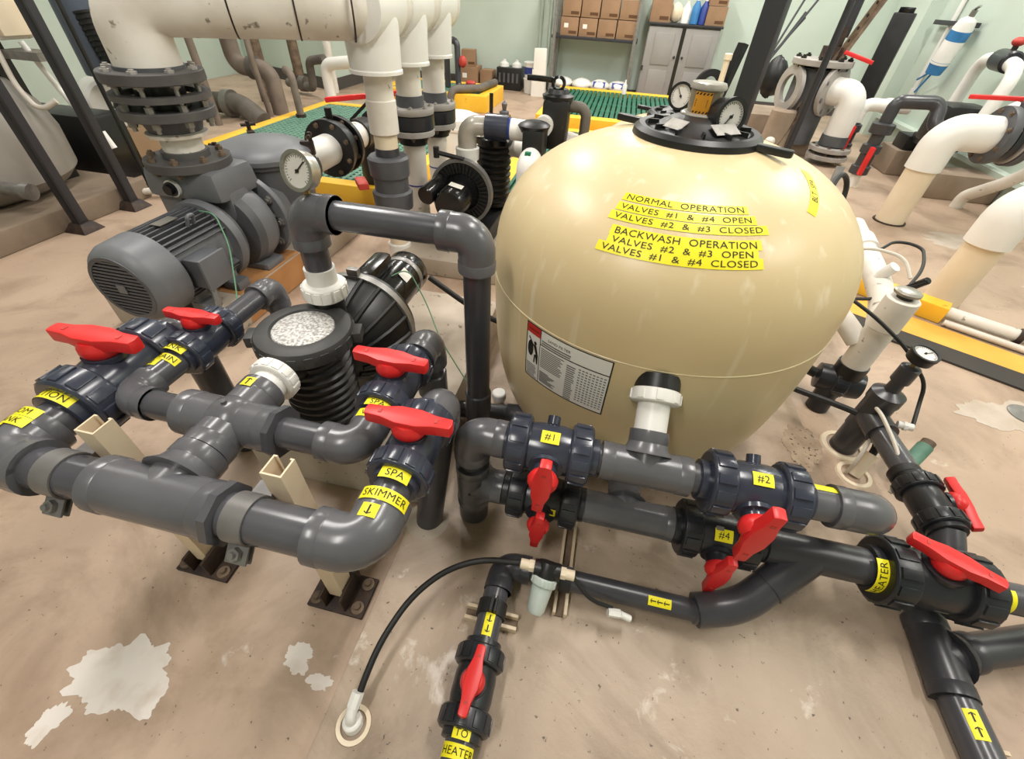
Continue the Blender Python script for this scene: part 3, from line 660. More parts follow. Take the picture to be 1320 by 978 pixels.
# tank lettering: map (s,t) round the dome
def on_tank(xc, yc, rad, phi0, z0, rot):
    ca, sa = math.cos(rot), math.sin(rot)
    def fn(s, tt, l):
        s2, t2 = s*ca - tt*sa, s*sa + tt*ca
        z = z0; st = .004 if t2 > 0 else -.004; left = abs(t2)      # walk along the meridian
        while left > 1e-6:
            dz = st*.5; r0 = rad(z); r1 = rad(z + dz); L = math.hypot(dz, r1 - r0)
            if L > left: z += dz*left/L; break
            z += dz; left -= L
        r = rad(z); e = 1e-3; dr = (rad(z + e) - rad(z - e))/(2*e); a = phi0 + s2/max(rad(z0), .05)
        n = V((math.sin(a), -math.cos(a), -dr)).normalized()
        return V((xc + r*math.sin(a), yc - r*math.cos(a), z)) + n*l
    return fn
def line(txt, phi, z, rot, wd, hh, dx=0):
    k = fit2d(txt, wd*.93, hh*.68); vs = k[0]; W = max(v[0] for v in vs) - min(v[0] for v in vs); s = wd*.93/W
    surf(t, on_tank(TX, TY, rad1, math.radians(phi), z, rot), wd, hh, [([(a*s, b) for a, b in vs], k[1])], nu=30, nv=3)
rt = math.radians(2.5)
line('NORMAL  OPERATION', -5.5, .8845, rt, .255, .0205)
line('VALVES  #1  &  #4  OPEN', -4.5, .8715, rt, .285, .0205)
line('VALVES  #2  &  #3  CLOSED', -3.2, .8585, rt, .325, .0205)
line('BACKWASH  OPERATION', -3.2, .8385, rt, .305, .0215)
line('VALVES  #2  &  #3  OPEN', -3.6, .8245, rt, .305, .0215)
line('VALVES  #1  &  #4  CLOSED', -4.0, .8105, rt, .34, .0215)
surf(t, on_tank(TX, TY, rad1, math.radians(54), .9, math.radians(36)), .17, .022, [fit2d('BLT  SPA', .14, .015)], nu=24, nv=3)
# printed data label on the side of the tank
fn = on_tank(TX, TY, rad1, math.radians(-27), .48, 0)
LW, LH = .256, .182
rects = lambda L: [([(a, b), (c, b), (c, d), (a, d)], [(0, 1, 2, 3)]) for a, b, c, d in L]
def grid(a, b, c, d, n=6):
    vs = []; fs = []
    for i in range(n + 1): vs += [(a + (c - a)*i/n, b), (a + (c - a)*i/n, d)]
    return vs, [(2*i, 2*i + 2, 2*i + 3, 2*i + 1) for i in range(n)]
lab = surf(t, fn, LW, LH, None, nu=16, nv=8, mp='paper', pname='data_label')
mb = MB()
bd = .003
for a, b, c, d in ((-LW/2, -LH/2, LW/2, -LH/2 + bd), (-LW/2, LH/2 - bd, LW/2, LH/2), (-LW/2, -LH/2, -LW/2 + bd, LH/2), (LW/2 - bd, -LH/2, LW/2, LH/2), (-.076, -LH/2, -.074, LH/2), (-.074, .043, LW/2, .046)):
    vs, fs = grid(a, b, c, d, 12 if c - a > .05 else 1)
    if c - a < .05:
        vs = []; fs = []
        for i in range(9): vs += [(a, b + (d - b)*i/8), (c, b + (d - b)*i/8)]
        fs = [(2*i, 2*i + 1, 2*i + 3, 2*i + 2) for i in range(8)]
    mb.add([fn(x, y, .0017) for x, y in vs], fs)
part(lab, 'border', mb, 'ink')
mb = MB(); mb.add([fn(x, y, .0015) for x, y in grid(-LW/2 + bd, .06, -.076, LH/2 - bd)[0]], grid(0, 0, 1, 1)[1]); part(lab, 'warning_header', mb, 'label_red')
mb = MB(); vs, fs = fit2d('WARNING', .04, .012); mb.add([fn(x - .1, y + .074, .002) for x, y in vs], fs)
# figure of a person beside a tank
for cx, cy, rx, ry in ((-.109, .012, .011, .026), (-.092, .036, .005, .006)):
    n = 14; mb.add([fn(cx + rx*math.cos(6.283*i/n), cy + ry*math.sin(6.283*i/n), .0017) for i in range(n)], [tuple(range(n))])
for q in (((-.1, .03), (-.088, .03), (-.08, .0), (-.086, -.004)), ((-.09, .0), (-.08, .0), (-.08, -.03), (-.084, -.03)), ((-.094, -.002), (-.088, 0), (-.092, -.03), (-.096, -.03)), ((-.118, .045), (-.098, .024), (-.096, .027), (-.115, .049))):
    mb.add([fn(x, y, .0018) for x, y in q], [(0, 1, 2, 3)])
vs, fs = fit2d('SAND FILTER', .085, .008); mb.add([fn(x - .016, y + .07, .0017) for x, y in vs], fs)
part(lab, 'lettering', mb, 'ink')
mb = MB(); random.seed(3)
def tl(x0, x1, y0, y1, dy, hgt, m=.75):
    y = y1
    while y > y0:
        e = x0 + (x1 - x0)*random.uniform(m, 1); vs, f2 = grid(x0, y - hgt, e, y, 4); mb.add([fn(a, b, .0016) for a, b in vs], f2); y -= dy
tl(-.122, -.08, -.084, -.04, .006, .003); tl(-.07, .06, .05, .06, .007, .004, .6)
tl(-.07, .005, -.03, .036, .006, .003); tl(-.07, -.01, -.08, -.042, .005, .0035, .5)
tl(.014, .04, -.084, .03, .007, .0035)
for i in range(13):
    for j in range(8):
        x = .048 + j*.0095; y = .03 - i*.0088; mb.add([fn(a, b, .0016) for a, b in ((x, y), (x + .006, y), (x + .006, y + .0035), (x, y + .0035))], [(0, 1, 2, 3)])
part(lab, 'fine_print', mb, 'label_grey')
# second tank behind
T2X, T2Y = .30, 2.42
rad2, pr2, zt2 = tank_fn(T2X, T2Y, .84)
t = thing('sand_filter_tank', 'smaller beige filter tank mostly hidden behind the front tank', 'filter tank', (T2X, T2Y, .0))
part(t, 'tank_shell', MB().lathe((T2X, T2Y, 0), Z, pr2, 72), 'tank', ang=60)
part(t, 'foot_skirt', MB().lathe((T2X, T2Y, 0), Z, [(.0, .28), (.0, .31), (.1, .32), (.1, .29)], 40), 'black_plastic')
lid_set(t, T2X, T2Y, .785, .92, math.radians(-31))
g = thing('pressure_gauge', 'black cased pressure gauge on the lid of the rear beige tank', 'gauge', (T2X, T2Y, .86))
gc = V((T2X - .045, T2Y - .06, .882)); gauge(g, gc, V((-.5, -1, .12)), .052, Z, 'black_plastic', .04, -.6)
part(g, 'stem', MB().cyl(gc + V((.03, .04, 0)), gc + V((.09, .07, 0)), .03, n=18), 'galv')
# ================================================================ black pump with clear lid
PX, PY = -.69, .775
t = thing('pool_pump', 'black pool pump with ribbed pot and clear lid in front of the filter tank', 'pump', (PX, .95, .16))
prof = [(.215, .0), (.215, .06), (.235, .085)]
for i in range(9):
    z = .245 + i*.026; prof += [(z, .088), (z + .006, .096), (z + .013, .097), (z + .02, .088)]
prof += [(.485, .09), (.5, .1)]
part(t, 'strainer_pot', MB().lathe((PX, PY, 0), Z, prof, 40), 'black_plastic')
mb = MB().lathe((PX, PY, 0), Z, [(.488, .1), (.488, .118), (.5, .124), (.52, .124), (.532, .117), (.537, .1), (.536, .082), (.528, .076)], 48)
lr = part(t, 'lid_ring', mb, 'ring_grey')
for i in range(20):
    a = 2*math.pi*i/20; q = V((math.cos(a), math.sin(a), 0)); part(lr, 'grip_notch', MB().box(V((PX, PY, .508)) + q*.1215, (.006, .022, .03), q, Z.cross(q)), 'ring_grey', bevel=.002)
for a in (.35, 3.5):
    q = V((math.cos(a), math.sin(a), 0)); part(lr, 'lug', MB().box(V((PX, PY, .508)) + q*.128, (.03, .05, .032), q, Z.cross(q)), 'ring_grey', bevel=.006)
part(t, 'clear_lid', MB().lathe((PX, PY, 0), Z, [(.528, .079), (.533, .075), (.537, .05), (.538, 0)], 40), 'lid_sparkle')
part(t, 'pot_inlet', MB().cyl((PX, .655, .48), (PX, .75, .46), .045, n=24), 'black_plastic')
# volute: ribbed half dome swelling towards the clamp band
vc = V((PX + .005, 0, .375))
pv = [(.83, .05), (.86, .085), (.9, .118), (.95, .143), (1.0, .158), (1.03, .163)]
part(t, 'volute', MB().lathe(vc, Y, pv, 48), 'black_plastic')
for i in range(18):
    a = 2*math.pi*i/18; q = V((math.cos(a), 0, math.sin(a)))
    mb = MB().tube([vc + q*(r + .001) + Y*h for h, r in pv[1:]], .0075, 6); part(t, 'volute_rib', mb, 'black_plastic')
part(t, 'clamp_band', MB().ring(vc, Y, 1.028, 1.052, .15, .171, 56), 'galv')
part(t, 'clamp_bolt', MB().box(vc + V((.0, 1.04, .18)), (.035, .02, .022)), 'galv', bevel=.003)
part(t, 'seal_plate', MB().lathe(vc, Y, [(1.05, .163), (1.075, .16), (1.09, .11), (1.1, .08)], 44), 'black_plastic')
part(t, 'discharge_neck', MB().cyl((PX, .9, .46), (PX, .9, .565), .042, n=24), 'black_plastic')
m = part(t, 'motor', MB().lathe(vc, Y, [(1.08, .06), (1.12, .07), (1.13, .075), (1.36, .075), (1.365, .07)], 36), 'black_gloss')
part(m, 'motor_end_band', MB().lathe(vc, Y, [(1.335, .077), (1.345, .079), (1.357, .079), (1.36, .077)], 36), 'galv')
part(m, 'motor_cap', MB().lathe(vc, Y, [(1.36, .079), (1.4, .079), (1.415, .07), (1.42, .05), (1.42, 0)], 36), 'black_gloss')
part(m, 'capacitor_cover', MB().box(vc + V((-.03, 1.215, .095)), (.062, .16, .06)), 'black_gloss', bevel=.02)
part(m, 'data_sticker', MB().box(vc + V((.052, 1.27, .057)), (.001, .05, .04), V((.74, 0, .67)), Y), 'paper')
part(t, 'foot', MB().bx(PX - .09, PX + .1, 1.07, 1.13, .16, .27).bx(PX - .07, PX + .07, .7, .86, .16, .225), 'black_plastic', bevel=.008)
part(t, 'drain_plug', MB().cyl((PX + .09, .8, .24), (PX + .13, .79, .235), .014, n=12), 'black_plastic')
u = thing('union_coupling', 'white plastic union on top of the black pump under the dark riser pipe', 'pipe fitting', (PX, .9, .56))
part(u, 'adapter', MB().lathe((PX, .9, 0), Z, [(.555, .045), (.595, .045), (.6, .039), (.64, .039)], 28), 'white_pvc'); union_nut(u, (PX, .9, .575), Z, .058, .042, ribs=14)
# discharge pipe looping over to the valve manifold
DX, DY, DZ = -.262, .9, .785
t = thing('pump_discharge_pipe', 'dark grey pipe looping up from the black pump and down beside the tank', 'pipe', (PX, DY, .6))
pipe(t, (PX, DY, .62), (PX, DY, .72), .034, 'pvc_grey'); elbow(t, (PX, DY, DZ), X, -Z, .044, .085)
pipe(t, (PX + .07, DY, DZ), (DX - .07, DY - .0, DZ), .034, 'pvc_grey'); elbow(t, (DX, DY, DZ), -X, -Z, .044, .085)
pipe(t, (DX, DY, .72), (DX, DY, .26), .034, 'pvc_dark'); coupling(t, (DX, DY, .19), (DX, DY, .3), .039, 'pvc_dark')
part(t, 'lower_bend', MB().tube([(DX, DY, .22), (DX, DY, .13), (DX + .05, .7, .13)], .036, 20, bend=.05), 'pvc_dark')
g = thing('pressure_gauge', 'steel pressure gauge standing on the dark loop pipe left elbow', 'gauge', (PX + .02, DY, .83))
gc = V((PX + .018, DY - .005, .878)); gauge(g, gc, V((-.12, -1, .25)), .042, Z, 'steel', .03, .75)
part(g, 'stem', MB().cyl(gc - Z*.055 + Y*.012, gc - Z*.035 + Y*.012, .008, n=10), 'brass')
# wires
solo('ground_wire', MB().tube([(PX + .03, 1.22, .45), (PX + .07, 1.27, .46), (PX + .15, 1.22, .36), (PX + .22, 1.14, .28), (PX + .32, 1.08, .18), (DX - .01, .98, .16)], .0025, 6, bend=.05), 'green_wire', 'thin green ground wire trailing from the black pump motor', 'wire', (-.5, 1.1, .3))
solo('conduit_hose', MB().tube([(PX + .09, 1.4, .36), (PX + .25, 1.42, .24), (PX + .4, 1.4, .19), (-.1, 1.5, .17), (0, 1.72, .1)], .011, 10, bend=.08), 'black_rubber', 'grey-black flexible conduit lying behind the loop pipe', 'hose', (-.3, 1.4, .2))
t = thing('capped_stub', 'small white capped pipe stub beside the tank base', 'pipe fitting', (-.245, 1.12, .03))
part(t, 'stub', MB().cyl((-.245, 1.12, .03), (-.245, 1.12, .07), .02, n=18), 'ivory'); part(t, 'cap', MB().cyl((-.245, 1.12, .06), (-.245, 1.12, .095), .026, n=22, c=.004), 'white_pvc')
t = thing('drain_pipe', 'short dark pipe running behind the loop pipe under the tank', 'pipe', (-.2, 1.05, .07))
pipe(t, (-.37, 1.02, .075), (-.05, 1.06, .075), .03, 'pvc_dark'); coupling(t, (-.2, 1.041, .075), (-.14, 1.049, .075), .036, 'pvc_dark')
# ================================================================ large grey pump set on the left
GX = -1.645; AZ = .325
t = thing('electric_motor', 'large grey electric motor with cooling fins and round fan grille at left', 'motor', (GX, 1.3, .15))
ax0 = V((GX, 0, AZ))
part(t, 'fan_cover', MB().lathe(ax0, Y, [(1.05, .115), (1.053, .125), (1.07, .143), (1.095, .153), (1.19, .157), (1.19, .145)], 48, caps=False), 'cast_grey')
part(t, 'fan_recess', MB().lathe(ax0, Y, [(1.058, .0), (1.058, .118)], 40), 'ink')
gr = part(t, 'fan_grille', MB().ring(ax0, Y, 1.048, 1.054, .108, .122, 40), 'cast_dark')
for i in range(15):
    z = -.1 + i*.0143; hw = math.sqrt(max(.0, .11**2 - z*z)); part(gr, 'grille_bar', MB().box(ax0 + V((0, 1.052, z)), (2*hw, .004, .007)), 'cast_dark')
part(gr, 'grille_boss', MB().box(ax0 + V((0, 1.047, 0)), (.035, .005, .035)), 'cast_grey', bevel=.004)
part(t, 'motor_frame', MB().lathe(ax0, Y, [(1.18, .128), (1.47, .128)], 40), 'cast_grey')
fr = t
for i in range(44):
    a = 2*math.pi*i/44
    if abs(math.degrees(math.atan2(math.sin(a - 0.05), math.cos(a - .05)))) < 26: continue
    q = V((math.cos(a), 0, math.sin(a))); part(fr, 'cooling_fin', MB().box(ax0 + q*.139 + Y*1.325, (.03, .27, .005), q, Y), 'cast_dark')
part(t, 'terminal_box', MB().box(ax0 + V((.165, 1.27, .0)), (.075, .12, .115)), 'cast_dark', bevel=.006)
part(t, 'terminal_box_lid', MB().box(ax0 + V((.207, 1.27, .0)), (.012, .13, .125)), 'cast_grey', bevel=.004)
part(t, 'conduit_nipple', MB().tube([ax0 + V((.17, 1.25, -.05)), ax0 + V((.19, 1.23, -.1)), ax0 + V((.2, 1.2, -.17))], .014, 10, bend=.03), 'galv')
part(t, 'nameplate', MB().box(ax0 + V((.03, 1.3, .158)), (.045, .085, .002), X, Y), 'steel')
part(t, 'lifting_eye', MB().tube([ax0 + V((.085, 1.34, .13)), ax0 + V((.1, 1.34, .17)), ax0 + V((.1, 1.37, .17)), ax0 + V((.085, 1.37, .13))], .007, 8, bend=.012), 'cast_grey')
part(t, 'end_bell', MB().lathe(ax0, Y, [(1.46, .13), (1.465, .165), (1.485, .17), (1.5, .17), (1.51, .13)], 44), 'cast_grey')
for sx in (-1, 1):
    for yy in (1.24, 1.42): part(t, 'foot', MB().bx(GX + sx*.12 - .035, GX + sx*.12 + .035, yy - .035, yy + .035, .15, .19).bx(GX + sx*.09 - .02, GX + sx*.09 + .02, yy - .03, yy + .03, .15, .25), 'cast_grey', bevel=.005)
t = thing('centrifugal_pump', 'grey cast pump head with flanged vertical outlet between motor and strainer', 'pump', (GX, 1.65, .15))
part(t, 'adapter', MB().lathe(ax0, Y, [(1.5, .15), (1.53, .15), (1.54, .11), (1.57, .1), (1.58, .17), (1.62, .18)], 40), 'cast_dark')
part(t, 'volute', MB().lathe(ax0, Y, [(1.58, .12), (1.6, .17), (1.66, .185), (1.72, .17), (1.74, .1)], 44), 'cast_grey')
CX, CY = -1.73, 1.63
part(t, 'outlet_block', MB().box((CX + .01, CY + .02, .53), (.36, .26, .12), X, Y, None, .93), 'cast_grey', bevel=.03)
part(t, 'outlet_leg', MB().box((CX + .14, CY + .0, .41), (.1, .12, .2)), 'cast_grey', bevel=.02)
part(t, 'outlet_leg', MB().box((CX - .1, CY, .42), (.12, .16, .16)), 'cast_grey', bevel=.02)
flange(t, (CX, CY, .585), Z, .035, .16, .05, 8, 'flange_grey', 'rust', .02)
part(t, 'plug', MB().cyl((CX - .02, CY - .11, .52), (CX - .02, CY - .13, .52), .028, n=18).cyl((CX - .02, CY - .12, .52), (CX - .02, CY - .145, .52), .02, n=16), 'black_plastic')
part(t, 'plug_ring', MB().ring((CX - .02, CY - .11, .52), -Y, -.002, .012, .026, .034, 20), 'white_pvc')
flange(t, ax0 + Y*1.75, Y, .03, .2, .1, 10, 'cast_grey', 'galv', .022)
part(t, 'foot', MB().bx(GX - .16, GX + .16, 1.58, 1.7, .15, .18).bx(GX - .05, GX + .05, 1.6, 1.68, .18, .26), 'cast_grey', bevel=.006)
part(t, 'tie_rod', MB().cyl((GX + .14, 1.6, .35), (GX + .14, 1.76, .35), .01, n=10), 'galv')
SX, SY = -1.69, 2.03
t = thing('strainer_basket_housing', 'big round grey pump strainer with domed lid behind the grey motor', 'strainer', (SX, SY, .15))
part(t, 'pot', MB().lathe((SX, SY, 0), Z, [(.15, .17), (.16, .19), (.5, .2), (.51, .215), (.53, .215)], 48), 'cast_dark')
part(t, 'lid', MB().lathe((SX, SY, 0), Z, [(.53, .2), (.53, .228), (.55, .23), (.565, .22), (.59, .16), (.605, .08), (.607, 0)], 48), 'cast_grey')
part(t, 'inlet_neck', MB().cyl(ax0 + Y*1.77, ax0 + Y*1.9, .13, n=28), 'cast_grey')
for a in (.4, 2.4, 4.5):
    q = V((math.cos(a), math.sin(a), 0)); part(t, 'lid_clamp', MB().box(V((SX, SY, .56)) + q*.215, (.06, .03, .06), q, Z.cross(q)).cyl(V((SX, SY, .57)) + q*.235, V((SX, SY, .63)) + q*.235, .01, n=8).cyl(V((SX, SY, .615)) + q*.235 - Z.cross(q)*.035, V((SX, SY, .615)) + q*.235 + Z.cross(q)*.035, .008, n=8), 'rust_dark')
part(t, 'suction_neck', MB().lathe((SX + .06, SY + .17, .43), Y, [(0, .1), (.05, .1), (.07, .085)], 28), 'cast_dark')
solo('ground_wire', MB().tube([ax0 + V((.06, 1.44, .15)), ax0 + V((.13, 1.44, .15)), ax0 + V((.2, 1.38, .05)), ax0 + V((.27, 1.25, -.1)), ax0 + V((.3, 1.18, -.16))], .003, 6, bend=.05), 'green_wire', 'thin pale green wire hanging from the grey motor', 'wire', (-1.5, 1.4, .35))
# ---- vertical outlet: flanged check valve and big white header
t = thing('flanged_outlet', 'stack of grey bolted flanges with open spacers above the large grey pump', 'pipework', (CX, CY, .62))
part(t, 'white_spool', MB().cyl((CX, CY, .62), (CX, CY, .71), .075, n=28), 'white_old'); part(t, 'lower_hub', MB().cyl((CX, CY, .615), (CX, CY, .645), .088, n=28), 'flange_grey')
part(t, 'spool_rim', MB().lathe((CX, CY, 0), Z, [(.695, .08), (.7, .108), (.712, .11), (.717, .09)], 36), 'white_old')
part(t, 'lower_cone', MB().cyl((CX, CY, .715), (CX, CY, .765), .095, .112, 32), 'cast_dark')
f = flange(t, (CX, CY, .765), Z, .032, .165, .06, 8, 'flange_grey', 'galv', .035)
part(t, 'core', MB().cyl((CX, CY, .79), (CX, CY, .9), .085, n=28), 'black_plastic')
part(t, 'spacer_ring', MB().ring((CX, CY, 0), Z, .828, .848, .12, .168, 40), 'flange_grey')
for i in range(8):
    a = 2*math.pi*(i + .5)/8; q = V((math.cos(a), math.sin(a), 0))*.138; part(t, 'stud', MB().cyl(V((CX, CY, .79)) + q, V((CX, CY, .9)) + q, .0085, n=8), 'galv')
flange(t, (CX, CY, .882), Z, .036, .172, .06, 8, 'flange_grey', 'light_flange', .014)
HZ = 1.12; HR = .11
t = thing('white_header_pipe', 'big white pipe header along the top with three tapered branches', 'pipework', (-1.1, 2.2, HZ))
part(t, 'elbow', MB().tube([(CX, CY, .915), (CX, CY, HZ), (CX + .3, CY + .19, HZ)], HR, 36, bend=.17, seg=12), 'white_old')
part(t, 'collar', MB().cyl((CX, CY, .913), (CX, CY, .93), HR*1.06, n=36), 'cast_dark')
hd = V((.63, .4, 0)).normalized(); B0 = V((CX + .28, CY + .178, HZ)); B1 = V((-1.07, 2.02, HZ))
part(t, 'header', MB().tube([B0, B1, V((-1.07, 2.95, HZ))], HR*.99, 36, bend=.16, seg=8), 'white_old')
for s in (.0, .5, .96): 
    c = B0.lerp(B1, s); part(t, 'joint_line', MB().ring(c, hd, -.003, .003, HR*.9, HR*1.012, 40), 'rust_dark')
for i, yy in enumerate((2.13, 2.46, 2.82)):
    part(t, 'branch_tee', MB().lathe((-1.07, yy, HZ), Y, [(-.13, HR), (-.128, HR*1.06), (.13, HR*1.06), (.132, HR)], 40), 'white_pvc')
    part(t, 'branch_reducer', MB().lathe((-1.07, yy, HZ), -Z, [(.03, HR*1.03), (.06, HR*1.05), (.205, HR*1.0), (.21, HR*1.04), (.222, HR*1.04), (.224, .06)], 36), 'white_pvc')
part(t, 'end_cap', MB().lathe((-1.07, 2.95, HZ), Y, [(0, HR), (.01, HR*1.05), (.05, HR*1.05), (.07, HR*.8), (.075, 0)], 36), 'white_old')
# three drop pipes
BX = -1.07
t = thing('drop_pipe', 'white drop pipe with grey union valve and red handle, nearest of three', 'pipe', (BX, 2.13, .6), 'drop pipes under the white header')
pipe(t, (BX, 2.13, .66), (BX, 2.13, .92), .062, 'white_old'); pipe(t, (BX, 2.13, .6), (BX, 2.13, .72), .055, 'ivory')
coupling(t, (BX, 2.13, .8), (BX, 2.13, .66), .068, 'white_old')
part(t, 'valve_neck', MB().cyl((BX, 2.13, .28), (BX, 2.13, .6), .058, n=26), 'pvc_dark')
part(t, 'valve_body', MB().lathe((BX, 2.13, 0), Z, [(.33, .07), (.34, .084), (.5, .088), (.51, .07)], 30), 'cast_dark')
for z in (.52, .36): part(t, 'union_nut', MB().lathe((BX, 2.13, 0), Z, [(z - .045, .07), (z - .045, .098), (z + .035, .102), (z + .045, .09), (z + .045, .06)], 12), 'cast_dark')
part(t, 'handle', MB().box((BX - .11, 2.03, .45), (.05, .12, .03), V((.8, .6, 0)), V((-.6, .8, 0))), 'red_old', bevel=.006)
pipe(t, (BX, 2.13, .0), (BX, 2.13, .29), .05, 'ivory'); coupling(t, (BX, 2.13, .05), (BX, 2.13, .12), .062, 'white_pvc'); part(t, 'floor_cone', MB().cyl((BX + .01, 2.13, .0), (BX, 2.13, .06), .075, .055), 'ivory')
for yy, zz, lab in ((2.46, .655, 'white drop pipe with grey flanged joint, middle of three'), (2.82, .62, 'white drop pipe with grey flanged joint, farthest of three')):
    t = thing('drop_pipe', lab, 'pipe', (BX, yy, .6), 'drop pipes under the white header')
    pipe(t, (BX, yy, .7), (BX, yy, .93), .064, 'white_old'); part(t, 'hub', MB().cyl((BX, yy, zz + .06), (BX, yy, zz + .115), .072, n=26), 'cast_dark')
    flange(t, (BX, yy, zz + .035), Z, .03, .12, .05, 8, 'light_flange', 'light_flange', .012)
    part(t, 'valve_wafer', MB().lathe((BX, yy, 0), Z, [(zz - .035, .112), (zz - .03, .12), (zz + .03, .12), (zz + .033, .112)], 16), 'valve_black')
    flange(t, (BX, yy, zz - .065), Z, .028, .118, .05, 8, 'light_flange', 'rust', .02)
    part(t, 'hub', MB().cyl((BX, yy, zz - .11), (BX, yy, zz - .065), .075, n=26), 'black_plastic')
    pipe(t, (BX, yy, .12), (BX, yy, zz - .1), .06, 'white_old'); part(t, 'blue_band', MB().ring((BX, yy, 0), Z, .33, .337, .059, .0612, 28), 'blue')
    pipe(t, (BX, yy, .1), (BX, yy, .34), .056, 'white_pvc'); part(t, 'cone_foot', MB().cyl((BX, yy, .0), (BX, yy, .13), .02, .06, 24), 'ivory')
# ---- butterfly valve line behind the strainer
t = thing('butterfly_valve_line', 'white pipe with black bolted butterfly valve beside the grey strainer', 'pipework', (-1.62, 2.6, .43))
BV = V((-1.62, 0, .45))
part(t, 'spool', MB().cyl(BV + Y*2.24, BV + Y*2.5, .083, n=28), 'white_pvc')
flange(t, BV + Y*2.49, Y, .03, .155, .08, 8, 'black_plastic', 'rust', .014)
part(t, 'valve_wafer', MB().lathe(BV, Y, [(2.53, .12), (2.535, .135), (2.585, .135), (2.59, .12)], 32), 'black_plastic')
flange(t, BV + Y*2.6, Y, .03, .155, .08, 8, 'black_plastic', 'rust', .014)
part(t, 'spool', MB().cyl(BV + Y*2.62, BV + Y*2.86, .078, n=28), 'white_old')
part(t, 'elbow', MB().tube([BV + Y*2.84, BV + Y*3.0, BV + V((0, 3.0, -.45))], .09, 26, bend=.12), 'black_plastic')
part(t, 'valve_stem', MB().cyl(BV + V((0, 2.56, .12)), BV + V((0, 2.56, .2)), .02, n=12), 'black_plastic')
t = thing('lever_valve', 'black valve with long red lever behind the first drop pipe', 'valve', (-1.62, 3.25, .4))
part(t, 'body', MB().lathe((-1.62, 3.2, .42), Y, [(-.1, .1), (-.09, .13), (.09, .13), (.1, .1)], 26), 'black_plastic'); part(t, 'stem', MB().cyl((-1.62, 3.2, .5), (-1.62, 3.2, .66), .025, n=12), 'black_plastic')
part(t, 'lever', MB().bar((-1.99, 3.15, .57), (-1.36, 3.2, .66), .045, .03), 'red', bevel=.006); part(t, 'strut', MB().bar((-1.83, 3.15, .46), (-1.62, 3.2, .64), .02, .02), 'black_plastic')
# ---- left grating pit, with yellow kerb
def grating(name, label, x0, x1, y0, y1, z0, z1, kerb, bars='y', pitch=.04, fine=False):
    t = thing(name, label, 'floor grating', ((x0+x1)/2, (y0+y1)/2, z0), 'green gratings with yellow kerbs')
    part(t, 'kerb', MB().bx(x0, x1, y0, y0 + kerb, z0, z1), 'yellow_paint', bevel=.008); part(t, 'kerb', MB().bx(x0, x1, y1 - kerb, y1, z0, z1), 'yellow_paint', bevel=.008)
    part(t, 'kerb', MB().bx(x0, x0 + kerb, y0 + kerb, y1 - kerb, z0, z1), 'yellow_paint', bevel=.008); part(t, 'kerb', MB().bx(x1 - kerb, x1, y0 + kerb, y1 - kerb, z0, z1), 'yellow_paint', bevel=.008)
    part(t, 'pit_bottom', MB().bx(x0 + kerb, x1 - kerb, y0 + kerb, y1 - kerb, z0, z1 - .06), 'pit')
    mb = MB(); a0, a1, b0, b1 = x0 + kerb, x1 - kerb, y0 + kerb, y1 - kerb
    if fine:
        for i in range(int((a1 - a0)/.05)): mb.bx(a0 + i*.05, a0 + i*.05 + .026, b0, b1, z1 - .03, z1 - .006)
        for i in range(int((b1 - b0)/.05)): mb.bx(a0, a1, b0 + i*.05, b0 + i*.05 + .026, z1 - .032, z1 - .008)
        part(t, 'grating_mesh', mb, 'grate_pale', kind='stuff'); return t
    n = int((a1 - a0)/pitch)
    for i in range(n + 1): x = a0 + (a1 - a0)*i/n; mb.bx(x - pitch*.36, x + pitch*.36, b0, b1, z1 - .03, z1 - .004)
    n = int((b1 - b0)/.35)
    for i in range(1, n): y = b0 + (b1 - b0)*i/n; mb.bx(a0, a1, y - .012, y + .012, z1 - .04, z1 - .012)
    part(t, 'grating_bars', mb, 'grate', kind='stuff')
    return t
grating('floor_grating', 'pale green grating with yellow kerb behind the grey strainer at left', -3.4, -1.42, 2.85, 5.35, 0, .12, .11, fine=True)
grating('floor_grating', 'green grating with yellow kerb before the shelf at the back', -.88, 1.1, 5.35, 7.4, 0, .2, .16, pitch=.058)
grating('floor_grating', 'lower green grating with yellow kerb behind the filter tanks', -.82, 1.05, 2.95, 5.2, 0, .13, .12, pitch=.058)
grating('floor_grating', 'green grating with thick yellow kerb left of the battery crate', -3.1, -1.65, 6.15, 7.1, 0, .18, .13, fine=True)
# ================================================================ second pump, multiport valve and pipes between tank and drop pipes
QX, QY, QZ = -.76, 2.32, .36
t = thing('pool_pump', 'second black pump seen motor end on, behind the loop pipe', 'pump', (QX, QY + .1, .0))
qc = V((QX, 0, QZ))
part(t, 'rim', MB().ring(qc, Y, QY - .01, QY + .03, .155, .172, 56), 'strap_grey')
part(t, 'back_plate', MB().lathe(qc, Y, [(QY, .0), (QY, .156)], 48), 'black_plastic')
for i in range(40):
    a = 2*math.pi*i/40; q = V((math.cos(a), 0, math.sin(a))); part(t, 'plate_rib', MB().box(qc + q*.128 + Y*(QY - .005), (.045, .012, .006), q, Y), 'black_rubber')
part(t, 'motor', MB().lathe(qc, -Y, [(-QY, .1), (-QY + .02, .095), (-QY + .05, .082), (-QY + .2, .08), (-QY + .22, .07), (-QY + .225, 0)], 36), 'black_gloss')
part(t, 'capacitor', MB().cyl(qc + V((-.1, QY - .02, .05)), qc + V((-.13, QY - .2, .03)), .045, n=22, c=.006), 'black_gloss')
part(t, 'data_sticker', MB().box(qc + V((.02, QY - .14, .083)), (.07, .05, .001), V((.95, 0, -.2)), Y), 'paper')
